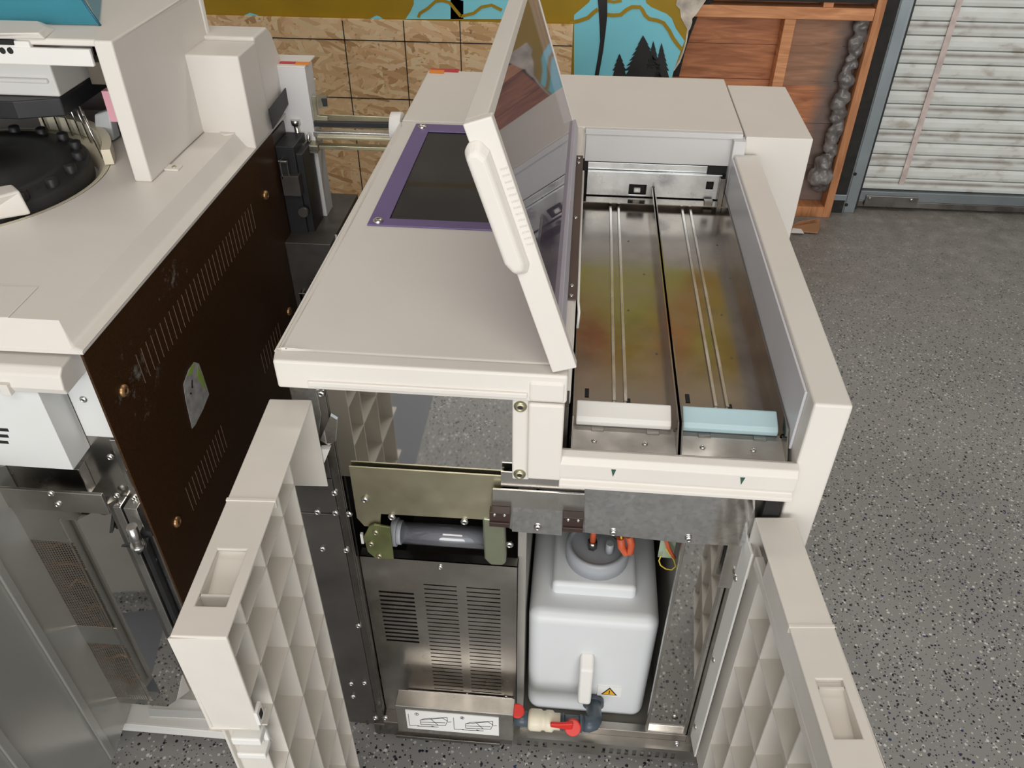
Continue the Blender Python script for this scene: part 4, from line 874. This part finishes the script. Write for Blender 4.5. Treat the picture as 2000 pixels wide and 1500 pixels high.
b = MB(); p = at(205, 240, z=1.13); b.hexa([p+Vector((-.02, -.02, -.03)), p+Vector((.02, -.02, -.03)), p+Vector((.02, .01, -.03)), p+Vector((-.02, .01, -.03))], [p+Vector((-.012, -.01, .02)), p+Vector((.022, -.01, .03)), p+Vector((.022, .01, .03)), p+Vector((-.012, .01, .02))]); b.build('clear_clip', mat('milky_plastic', (.62, .64, .66), .25), lm, bevel=.003)
b = MB(); a = at(327, 327, z=ZT+.002); b.box(tx, tx+.028, a.y-.012, a.y+.012, ZT, ZT+.004); tb = b.build('mounting_tab', CREAM, lm, bevel=.001); screw((tx+.016, a.y, ZT+.004), (0, 0, 1), tb, .6, SCY)
# rear blocks
b = MB(); b.box(-.806, -.6930, 1.632, 1.737, 1.0605, 1.255); b.build('rear_block', CREAM, lm, bevel=.004, seg=3)
b = MB(); b.ext([(-.83, y, z) for y, z in [(1.740, 1.064), (1.740, 1.262), (1.822, 1.262), (1.845, 1.245), (1.905, 1.120), (1.880, 1.085), (1.755, 1.064)]], (.1335, 0, 0)); b.build('rear_hood', CREAM, lm, bevel=.005, seg=3)
b = MB(); p = at(446, 258, z=ZT+.001); b.cyl((p.x, p.y, ZT-.002), (p.x, p.y, ZT+.003), .017, 28); bt = b.build('round_cover_cap', CREAM, lm, bevel=.001)
b = MB(); b.box(p.x-.012, p.x+.012, p.y-.002, p.y+.002, ZT+.003, ZT+.0055); b.build('cap_slot', CREAM, bt)
# brown side panel with louvre slits
PHI = []
def slit(q0, q1):
    a, c = at(*q0, x=XB), at(*q1, x=XB); return a, c
b = MB(); holes = []
def slits(top0, top1, bot0, bot1, n):
    a0, a1, c0, c1 = at(*top0, x=XB), at(*top1, x=XB), at(*bot0, x=XB), at(*bot1, x=XB)
    zt_ = (a0.z+a1.z)/2; zb_ = (c0.z+c1.z)/2
    for i in range(n):
        y = (a0.y+c0.y)/2+((a1.y+c1.y)/2-(a0.y+c0.y)/2)*i/(n-1); yield y, zb_, zt_
SL = [list(slits((265, 695), (487, 400), (285, 748), (501, 443), 31)), list(slits((362, 952), (431, 832), (378, 997), (443, 873), 13)), list(slits((509, 690), (543, 632), (518, 729), (550, 668), 8))]
b.box(XB-.004, XB, .887, 1.745, .45, 1.058); b.box(XB-.004, XB, .887, 1.745, .045, .45)
pan = b.build('brown_side_panel', BROWN, lm, bevel=.001)
SLM = mat('slit_edge_highlight', (.24, .15, .11), .45, .3)  # copper-toned strip paints a highlight along each slit
for grp in SL:
    b = MB()
    for y, z0_, z1_ in grp: b.box(XB-.0005, XB+.0008, y-.0007, y+.0007, z0_, z1_, 0); b.box(XB-.0005, XB+.0004, y+.0007, y+.0022, z0_, z1_, 1)
    b.build('louver_slits', [SLM, VOID], pan)
for q in ((242, 763), (519, 381), (565, 608), (346, 1019)):
    screw(at(*q, x=XB+.001), (1, 0, 0), pan, 1.45, SCB)
# torn label
lab = [(379, 707), (388, 710), (397, 735), (408, 770), (396, 800), (381, 830), (375, 837), (370, 815), (362, 780), (358, 750), (368, 722)]
b = MB(); b.ext([at(x, y, x=XB+.0008) for x, y in lab], (.0006, 0, 0)); tl = b.build('torn_label', mat('grey_paper', (.42, .42, .42), .6, var=.25, vscale=60), pan)
LG = mat('lime_paper', (.34, .50, .10), .6)
b = MB(); b.ext([at(x, y, x=XB+.0018) for x, y in [(386, 715), (397, 737), (402, 762), (392, 748), (385, 735)]], (.0003, 0, 0)); b.ext([at(x, y, x=XB+.0018) for x, y in [(376, 712), (380, 708), (376, 730), (366, 735), (370, 722)]], (.0003, 0, 0)); b.build('label_colour', LG, tl)
b = MB(); b.ext([at(x, y, x=XB+.002) for x, y in [(374, 742), (376, 742), (376, 755), (378, 757), (374, 758)]], (.0004, 0, 0)); b.ext([at(x, y, x=XB+.002) for x, y in [(371, 767), (374, 767), (374, 770), (371, 770)]], (.0004, 0, 0)); b.build('label_print', INK, tl)
# body
b = MB(); b.box(-1.75, XB-.005, .93, 2.0, .05, 1.045); b.build('cabinet_body', DARK, lm)
# front: white handle bar and box
q0, q1 = at(0, 700, y=.885), at(150, 760, y=.885)
PAINTW = mat('cool_white_enamel', (.74, .75, .74), .35, var=.02)
b = MB(); b.ext([(-1.6, y, z) for y, z in [(.93, 1.046), (.872, 1.043), (.862, 1.034), (.858, 1.012), (.862, 1.000), (.93, 1.0)]], (.875, 0, 0)); hb = b.build('front_handle_bar', CREAM, lm, bevel=.003, seg=3)
b = MB(); b.box(at(6, 740, y=.856).x-.01, at(6, 740, y=.856).x+.004, .852, .862, 1.00, 1.02); b.build('bar_notch', CREAM, hb, bevel=.001)
b = MB(); b.box(-.772, -.7005, .918, .925, .865, 1.046); fp = b.build('front_white_plate', PAINTW, lm, bevel=.002); 
for q in ((140, 727), (163, 780)): screw(at(*q, y=.917), FY, fp, .85)
b = MB(); b.box(-1.5, -.778, .870, .925, .835, 1.0); wbx = b.build('front_white_box', PAINTW, lm, bevel=.001)
for q in (838, 850, 862): p = at(-5, q, y=.8705); b = MB(); b.box(p.x-.04, at(16, q, y=.8705).x, .8693, .8712, p.z-.003, p.z+.003); b.build('vent_slot', VOID, wbx)
b = MB(); b.box(-1.5, XB-.001, .926, .932, .06, 1.0); fr_ = b.build('front_steel_plate', STEEL, lm)
b = MB(); b.box(-.735, -.7, .918, .926, .06, .86); b.build('front_steel_edge', STEEL, lm, bevel=.001)
b = MB(); p = at(265, 925, y=.918); b.box(p.x-.006, p.x+.010, .905, .918, p.z-.02, p.z+.02); b.build('catch_tab', STEELD, lm, bevel=.001)
for q in ((215, 893), (227, 968), (262, 972), (290, 1080), (300, 1093)): screw(at(*q, y=.917), FY, fr_, .8)
# mesh box (inner access cover) with flange
mbx0, mbx1, my = -.99, -.792, .862
b = MB(); b.box(-1.2, at(207, 975, y=.868).x, .862, .868, at(20, 975, y=.868).z-.015, at(20, 950, y=.868).z); b.box(-1.2, -.80, .905, .926, .74, .80); fl_ = b.build('access_flange', STEEL, lm, bevel=.001)
for q in ((99, 964), (113, 985)): screw(at(*q, y=.861), FY, fl_, .8)
b = MB(); pt = [(-1.2, .868), (-.84, .868), (-.802, .880), (-.765, .926), (-1.2, .926)]
zt_ = .715; zb_ = .13
holes = []
b.holed((0, .868, 0), (1, 0, 0), (0, 0, 1), -1.2, -.812, zb_, zt_, [(-1.1, -.838, .405, .655), (-1.1, -.838, .150, .350)], .0015)
b.face([(-.812, .868, zb_), (-.812, .868, zt_), (-.765, .926, zt_), (-.765, .926, zb_)]); b.face([(-1.2, .868, zt_), (-.812, .868, zt_), (-.765, .926, zt_), (-1.2, .926, zt_)])
b.hexa([(-1.2, .868, zt_), (-.812, .868, zt_), (-.812, .870, zt_), (-1.2, .870, zt_)], [(-1.2, .862, .77), (-.772, .862, .77), (-.772, .866, .77), (-1.2, .866, .77)])
ab = b.build('access_cover', MIRROR, lm)
def mesh_mat():
    m = bpy.data.materials.new('woven_wire_mesh'); m.use_nodes = True; t = m.node_tree; b_ = t.nodes['Principled BSDF']; b_.inputs['Metallic'].default_value = 1; b_.inputs['Base Color'].default_value = (.55, .50, .44, 1); b_.inputs['Roughness'].default_value = .35
    tc = nd(t, 'ShaderNodeTexCoord'); s_ = nd(t, 'ShaderNodeSeparateXYZ'); t.links.new(tc.outputs['Object'], s_.inputs[0])
    fx = mth(t, 'LESS_THAN', mth(t, 'FRACT', mth(t, 'MULTIPLY', s_.outputs[0], 200)), .40); fz = mth(t, 'LESS_THAN', mth(t, 'FRACT', mth(t, 'MULTIPLY', s_.outputs[2], 200)), .40)
    t.links.new(mth(t, 'MAXIMUM', fx, fz), b_.inputs['Alpha']); return m
b = MB(); b.face([(-1.1, .869, .15), (-.838, .869, .15), (-.838, .869, .35), (-1.1, .869, .35)]); b.face([(-1.1, .869, .405), (-.838, .869, .405), (-.838, .869, .655), (-1.1, .869, .655)]); b.build('mesh_screen', mesh_mat(), ab)
b = MB(); random.seed(5)
for k in range(9):
    z = .18+.06*k; b.tube([(-1.05+.02*j, .90+random.uniform(-.01, .01), z+random.uniform(-.02, .02)) for j in range(11)], .004, 8)
b.build('inner_wiring', mat('copper_wire', (.5, .28, .15), .4, .6), ab)
b = MB(); b.box(-.845, -.843, .866, .8685, zb_, zt_); b.build('cover_rib', STEEL, ab)
# latch
b = MB(); p = at(262, 1045, y=.88)
b.box(p.x-.012, p.x+.012, .895, .926, p.z-.01, p.z+.05); lt = b.build('latch', STEEL, lm, bevel=.001)
b = MB(); b.cyl(at(257, 1028, y=.875), at(270, 1065, y=.875), .009, 14); b.cyl(at(269, 1062, y=.875), at(271, 1068, y=.875), .013, 14); b.build('latch_bolt', CHR, lt)
b = MB(); b.box(p.x+.006, p.x+.026, .890, .91, p.z-.012, p.z+.0); b.ext([at(x, y, y=.885) for x, y in [(236, 1068), (260, 1062), (290, 1050), (286, 1064), (272, 1085), (258, 1070)]], (0, .006, 0)); b.build('latch_hook', BLACK, lt)
b = MB(); b.box(-.748, -.738, .905, .926, .08, .70); b.build('dark_channel', BLACK, lm); b = MB(); b.box(-.765, -.750, .900, .926, .10, .72); b.build('channel_edge', STEEL, lm, bevel=.002)
b = MB(); b.box(-1.5, -.69, .86, .935, .045, .060); b.box(-1.5, -.69, .858, .862, .03, .060); b.box(-1.5, -.71, .93, 2.0, .02, .05, 0); ba = b.build('base_plinth', WHITEP, lm, bevel=.002)
for x0 in (.0,): b = MB(); q = [at(x, y, z=.0612) for x, y in [(290, 1385), (400, 1390), (405, 1405), (292, 1400)]]; b.ext(q, (0, 0, .002)); b.build('plinth_plate', PAINTW, ba)
for x in (-.8, -1.6):
    for y in (1.0, 1.95): b = MB(); b.cyl((x, y, 0), (x, y, .035), .02, 16); b.build('foot', BLACK, lm)
# open left door (pearly grey, smooth), hinge beyond the mesh box
a0 = Vector((-.925, .905, 0)); a1 = Vector((-.845, .42, 0)); d = (a1-a0).normalized(); nrm = Vector((d.y, -d.x, 0))
b = MB(); b.hexa([a0+Vector((0, 0, .07)), a1+Vector((0, 0, .07)), a1+Vector((-.05, 0, .07)), a0+Vector((-.05, 0, .07))], [a0+Vector((0, 0, .86)), a1+Vector((0, 0, .86)), a1+Vector((-.05, 0, .86)), a0+Vector((-.05, 0, .86))])
GD = mat('pearl_grey_door_skin', (.50, .50, .47), .22, .35, var=.05, vscale=3); od = b.build('open_door', GD, lm, bevel=.004)
b = MB()
for k in (.25, .62): P = a0.lerp(a1, k); b.hexa([P+Vector((.0, 0, .09)), P+d*.02+Vector((.0, 0, .09)), P+d*.02+Vector((.006, 0, .09)), P+Vector((.006, 0, .09))], [P+Vector((0, 0, .84)), P+d*.02+Vector((0, 0, .84)), P+d*.02+Vector((.006, 0, .84)), P+Vector((.006, 0, .84))])
b.build('door_ridge', GD, od, bevel=.002)
# rear right assembly beyond the brown panel
b = MB(); b.box(-.80, -.632, 1.845, 1.90, .80, 1.168); b.build('rear_end_panel', INNERW, lm, bevel=.001)
b = MB(); b.box(-.98, -.632, 1.845, 1.93, 1.168, 1.172); rt_ = b.build('rear_top', CREAM, lm, bevel=.001)
b = MB(); b.ext([at(x, y, z=1.1725) for x, y in [(575, 126), (603, 127), (606, 121.5), (577, 121)]], (0, 0, .0008)); b.build('orange_stripe', ORANGE, rt_)
b = MB(); b.ext([at(x, y, z=1.1725) for x, y in [(545, 124), (576, 125), (578, 121), (548, 120)]], (0, 0, .0008)); b.build('red_stripe', REDS, rt_)
b = MB(); b.ext([at(x, y, x=-.686) for x, y in [(524, 214), (561, 166), (594, 139), (572, 185), (548, 228), (532, 252)]], (.002, 0, 0)); b.build('dark_sheet', BLACK, lm)  # thin black sheet over the dark triangle beside the end panel
b = MB(); b.box(-.70, -.655, 1.752, 1.84, .50, 1.02); b.box(-.66, -.640, 1.76, 1.84, .68, 1.0); mb_ = b.build('black_lift_housing', BLACK, lm, bevel=.002)
b = MB(); b.box(-.692, -.650, 1.735, 1.76, .905, .955, 0); b.build('grey_motor_plate', DARK, lm, bevel=.001)
b = MB(); b.cyl((-.655, 1.752, .86), (-.655, 1.74, .86), .012); b.cyl((-.66, 1.752, .78), (-.66, 1.742, .78), .008); b.build('lift_knob', DARK, mb_)
b = MB(); p = at(558, 322, y=1.75); b.box(p.x-.010, p.x-.006, 1.735, 1.76, p.z-.03, p.z+.015); b.box(p.x-.010, p.x+.010, 1.735, 1.738, p.z+.010, p.z+.015); b.box(p.x+.007, p.x+.010, 1.735, 1.738, p.z-.025, p.z+.015); b.build('bright_clip', CHR, mb_, bevel=.001)
b = MB(); b.box(-.70, -.585, 1.70, 1.98, .45, .80); b.box(-.63, -.560, 1.62, 1.72, .47, .70); b.build('lower_lift_frame', DARK, lm, bevel=.002)
b = MB(); b.box(-.645, -.638, 1.60, 1.625, .56, .72); b.box(-.645, -.60, 1.60, 1.604, .70, .72); b.build('lift_guide', STEEL, lm, bevel=.001)
b = MB(); b.box(-.69, -.655, 1.735, 1.75, .60, .62); b.build('lift_foot', GREYPVC, lm, bevel=.001)
b = MB(); b.tube([(-.585, 1.75, .80), (-.580, 1.72, .74), (-.578, 1.70, .66), (-.58, 1.69, .60)], .003, 8); b.build('white_hose', WHITEP, lm); b = MB(); b.tube([(-.580, 1.72, .735), (-.579, 1.71, .715)], .005, 8); b.build('red_hose_clip', ORW, lm)

# ================================================================ TRANSFER RAIL between machines
tr = thing('transfer_rail', (-.55, 1.85, 1.0), 'brass-coloured transfer rail with black belt arm bridging the two machines', 'rail')
def bar(q0, q1, y, th, dep, m, name):
    a, c = at(*q0, y=y), at(*q1, y=y); n_ = Vector((0, 0, th/2)); b = MB(); b.ext([a-n_, c-n_, c+n_, a+n_], (0, dep, 0)); return b.build(name, m, tr, bevel=.001)
bar((600, 235), (768, 242), 1.90, .032, .004, BRASSY, 'rear_channel')
bar((575, 242), (764, 246), 1.85, .012, .012, BLACK, 'belt_arm')
bar((612, 262), (764, 267), 1.84, .012, .02, STEEL, 'slide_rail')
bar((618, 270), (764, 274), 1.83, .006, .01, BRASSY, 'rail_edge')
bar((622, 288), (756, 292), 1.82, .008, .02, BRASSY, 'lower_rail')
b = MB(); p = at(770, 246, y=1.85); b.cyl((p.x-.006, 1.85, p.z-.004), (p.x+.02, 1.85, p.z-.004), .036, 32); b.build('round_port', WHITEP, tr, bevel=.001)
b = MB(); b.ext([at(x, y, y=1.86) for x, y in [(594, 185), (617, 188), (620, 226), (640, 228), (640, 238), (604, 240), (597, 215)]], (0, .004, 0)); b.build('upright_bracket', BRASSY, tr, bevel=.001)
b = MB(); b.ext([at(x, y, y=1.855) for x, y in [(618, 187), (637, 187), (640, 210), (622, 212)]], (0, .004, 0)); eb = b.build('sensor_plate', BRASSY, tr); b = MB(); b.ext([at(x, y, y=1.85) for x, y in [(627, 193), (638, 193), (638, 208), (631, 208)]], (0, .004, 0)); b.build('sensor', BLACK, eb)
p = at(578, 243, y=1.842); b = MB(); b.cyl(p, p+Vector((0, 0, .012)), .011, 16); b.cyl(p+Vector((.004, 0, -.05)), p, .007, 16); b.build('pivot_post', STEEL, tr)
b = MB(); b.ext([at(x, y, y=1.815) for x, y in [(566, 280), (620, 285), (620, 300), (568, 297)]], (0, .03, 0)); cb = b.build('carriage_block', BRASSY, tr, bevel=.001)
for q in ([(565, 279), (595, 281), (594, 289), (566, 287)], [(605, 287), (620, 287), (620, 296), (606, 296)]):
    b = MB(); b.ext([at(x, y, y=1.812) for x, y in q], (0, .003, 0)); b.build('carriage_tab', WHITEP if False else CHR, cb)
b = MB(); b.cyl(at(602, 275, y=1.83)+Vector((0, 0, -.008)), at(602, 262, y=1.83), .004, 10); b.build('guide_pin', CHR, tr)
